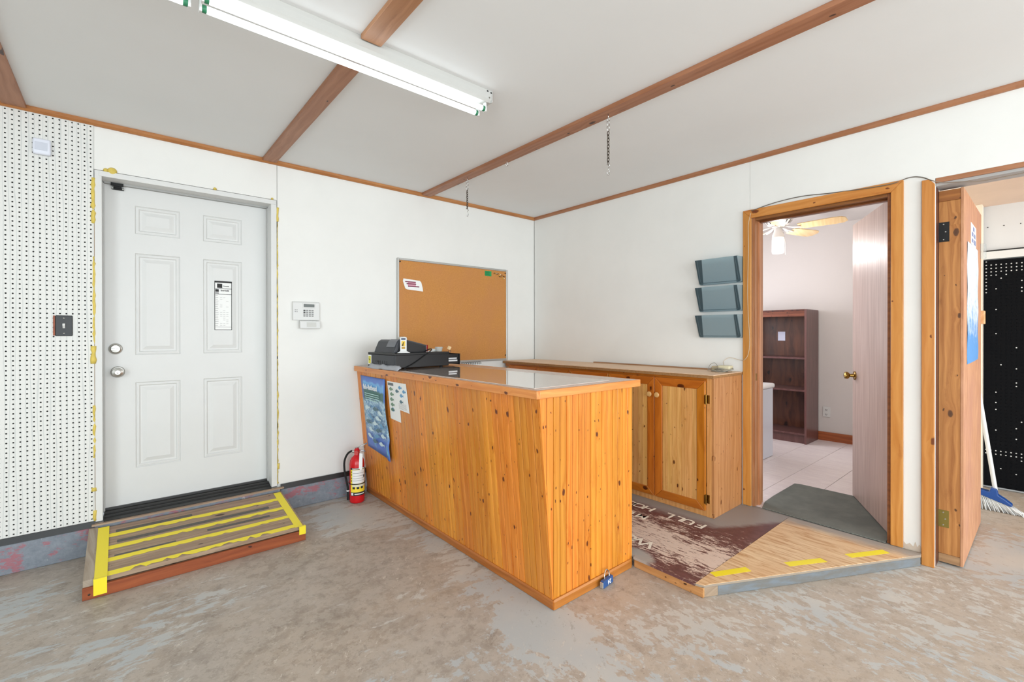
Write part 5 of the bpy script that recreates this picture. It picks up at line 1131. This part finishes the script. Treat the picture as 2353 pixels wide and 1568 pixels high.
hs_ = part('hose', MB().tube(spline([E(-0.012, 0.372), E(-0.04, 0.378), E(-0.072, 0.355), E(-0.094, 0.30), E(-0.092, 0.22), E(-0.078, 0.15), E(-0.068, 0.09), E(-0.066, 0.03)], 6), 0.0075, 10), MT['blackm'], fe, smooth=True)
part('hose_ferrule', MB().tube([E(-0.014, 0.373), E(-0.034, 0.377)], 0.010, 12), MT['zinc'], hs_, smooth=True, auto=0.6)
part('hose_nozzle', MB().tube([E(-0.0675, 0.085), E(-0.066, 0.075), E(-0.066, 0.015)], [0.009, 0.011, 0.011], 12), MT['black'], hs_, smooth=True, auto=0.6)
part('hose_band', MB().tube([E(-0.0675, 0.086), E(-0.067, 0.078)], 0.012, 12), MT['paper'], hs_)
vb = part('valve', MB().lathe([(0.020, 0.374), (0.020, 0.392), (0.012, 0.398), (0.010, 0.405)], (EX, EY, 0), 'z', 20), MT['red'], fe, smooth=True, auto=0.6)
part('gauge', MB().tube([E(0.004, 0.372, 0.018), E(0.004, 0.372, 0.030)], 0.015, 20), plain('gauge_face', 'c84a4a', 0.3), fe, smooth=True, auto=0.6)
part('lever', MB().tube([E(-0.012, 0.402), E(0.02, 0.415), E(0.075, 0.438)], 0.004, 8).tube([E(-0.012, 0.402, 0.01), E(0.02, 0.413, 0.01), E(0.075, 0.436, 0.006)], 0.004, 8), MT['zinc'], fe, smooth=True)
part('lever', MB().tube([E(0.005, 0.392), E(0.03, 0.385), E(0.062, 0.375)], 0.005, 8), MT['zinc'], fe, smooth=True)
tg = MB(); tg.quad([E(0.030, 0.372, 0.035), E(0.052, 0.368, 0.032), E(0.055, 0.262, 0.045), E(0.046, 0.248, 0.05), E(0.030, 0.262, 0.05)])
tgo = part('inspection_tag', tg, MT['paper'], fe); s4 = tgo.modifiers.new('thickness', 'SOLIDIFY'); s4.thickness = 0.0008

# ------------------------------------------------------------------ fluorescent strip light
fx = root('strip_light', (-3.12, -1.66, H), 'white ceiling batten light with two rows of lit tubes', 'ceiling light')
hm = plain('lamp_housing', 'bdbcb8', 0.45)
part('housing', MB().prism([(-1.722, H-0.0005), (-1.722, H-0.018), (-1.7205, H-0.043), (-1.71, H-0.055), (-1.622, H-0.055), (-1.611, H-0.043), (-1.61, H-0.0005)], 'x', -4.345, -1.906), hm, fx)
part('end_cap', MB().box(-1.9085, -1.9045, -1.7235, -1.6085, H-0.057, H-0.0005), hm, fx)
for x, z in ((-1.934, H-0.008), (-1.912, H-0.010)): part('knockout', MB().box(x-0.004, x+0.004, -1.7245, -1.7225, z-0.003, z+0.003), MT['blackm'], fx)
part('housing_screw', MB().lathe([(0.004, -1.7225), (0.003, -1.7245)], (-1.922, 0, H-0.036), 'y', 10), MT['steel'], fx)
TZ = H-0.084
for ty in (-1.692, -1.632):
    for xa, xb in ((-1.925, -3.122), (-3.145, -4.335)):
        tb_ = part('tube', MB().lathe([(0.0125, xa-0.022 if xa > -2 else xa-0.022), (0.0125, xb+0.022)], (0, ty, TZ), 'x', 16), MT['tube'], fx, smooth=True, auto=0.6)
        for xe, sg in ((xa, -1), (xb, 1)):
            part('tube_cap', MB().lathe([(0.0132, xe+sg*0.009), (0.0132, xe+sg*0.0225)], (0, ty, TZ), 'x', 16), MT['green'], tb_, smooth=True, auto=0.6)
            part('lampholder', MB().prism([(ty-0.009, H-0.054), (ty-0.013, TZ-0.004), (ty-0.009, TZ-0.015), (ty+0.009, TZ-0.015), (ty+0.013, TZ-0.004), (ty+0.009, H-0.054)], 'x', xe, xe+sg*0.0085), MT['plw'], fx, bevel=0.001)
# added, unseen tube fitting behind the camera to even out the light
for cx_, cy_ in ((-1.9, -4.7),):
    f2 = root('strip_light', (cx_, cy_, H), 'ceiling batten light behind the camera, out of view', 'ceiling light')
    part('housing', MB().box(cx_-1.2, cx_+1.2, cy_-0.055, cy_+0.055, H-0.055, H-0.0005), hm, f2)
    for ty in (-0.036, 0.036): part('tube', MB().lathe([(0.0125, cx_-1.18), (0.0125, cx_+1.18)], (0, cy_+ty, TZ), 'x', 16), MT['tube'], f2, smooth=True, auto=0.6)

# ------------------------------------------------------------------ chains and hook on the long batten
HB = H-0.022
def chain(y, zend, lab, n):
    c = root('hanging_chain', (-1.305, y, HB), lab, 'chain')
    part('screw_eye', MB().lathe([(0.0022, HB-0.020), (0.0022, HB)], (-1.305, y, 0), 'z', 8).ring((-1.305, y, HB-0.030), 0.010, 0.0022, 'y', 16), MT['zinc'], c, smooth=True)
    sh = []
    for i in range(25):
        t = i/24; a_ = t*2*PI*0.92
        sh.append((-1.305+0.013*math.sin(a_*2.0), y+0.002*math.cos(a_), HB-0.033-0.058*t))
    part('s_hook', MB().ring((-1.305, y, HB-0.052), 0.012, 0.0024, 'y', 16, 0.85, 1.2).ring((-1.305, y, HB-0.080), 0.012, 0.0024, 'y', 16, 0.85, 1.2), MT['zinc'], c, smooth=True)
    z = HB-0.100; step = (z-0.0-(zend+0.055))/n
    lm = None
    for i in range(n):
        zc = z-step*(i+0.3); ax = i % 2
        key = ax
        if lm is None: lm = {}
        if key not in lm:
            o = part('link', MB().ring((-1.305, y, zc), 1.0, 0.0023, 'y' if ax else 'x', 12, 0.0062, step*0.64, 6), MT['chain'], c, smooth=True); lm[key] = o.data
        else:
            o = bpy.data.objects.new('link', lm[key]); C.objects.link(o); o.parent = c; o.location = Vector((-1.305, y, zc))-ORG[c.name]
    ze = zend+0.05
    part('end_hook', MB().tube(spline([(-1.305-0.012, y, ze+0.006), (-1.305, y, ze+0.014), (-1.305+0.011, y, ze+0.002), (-1.305, y, ze-0.014), (-1.305+0.009, y, ze-0.028), (-1.305+0.004, y, zend+0.002), (-1.305-0.008, y, zend+0.008), (-1.305-0.011, y, zend+0.018)]), 0.0024, 8), MT['zinc'], c, smooth=True)
chain(-1.979, 2.119, 'hanging chain with hooks nearest the camera, on the long batten', 10)
chain(-0.642, 2.155, 'hanging chain with hooks nearest the corner, on the long batten', 9)
part('screw_hook', MB().tube(spline([(-1.30, -1.112, HB), (-1.30, -1.112, HB-0.015), (-1.292, -1.112, HB-0.034), (-1.30, -1.112, HB-0.042), (-1.310, -1.112, HB-0.034), (-1.312, -1.112, HB-0.022)]), 0.002, 8), MT['zinc'], smooth=True, label='small metal screw hook between the two chains', cat='hook')
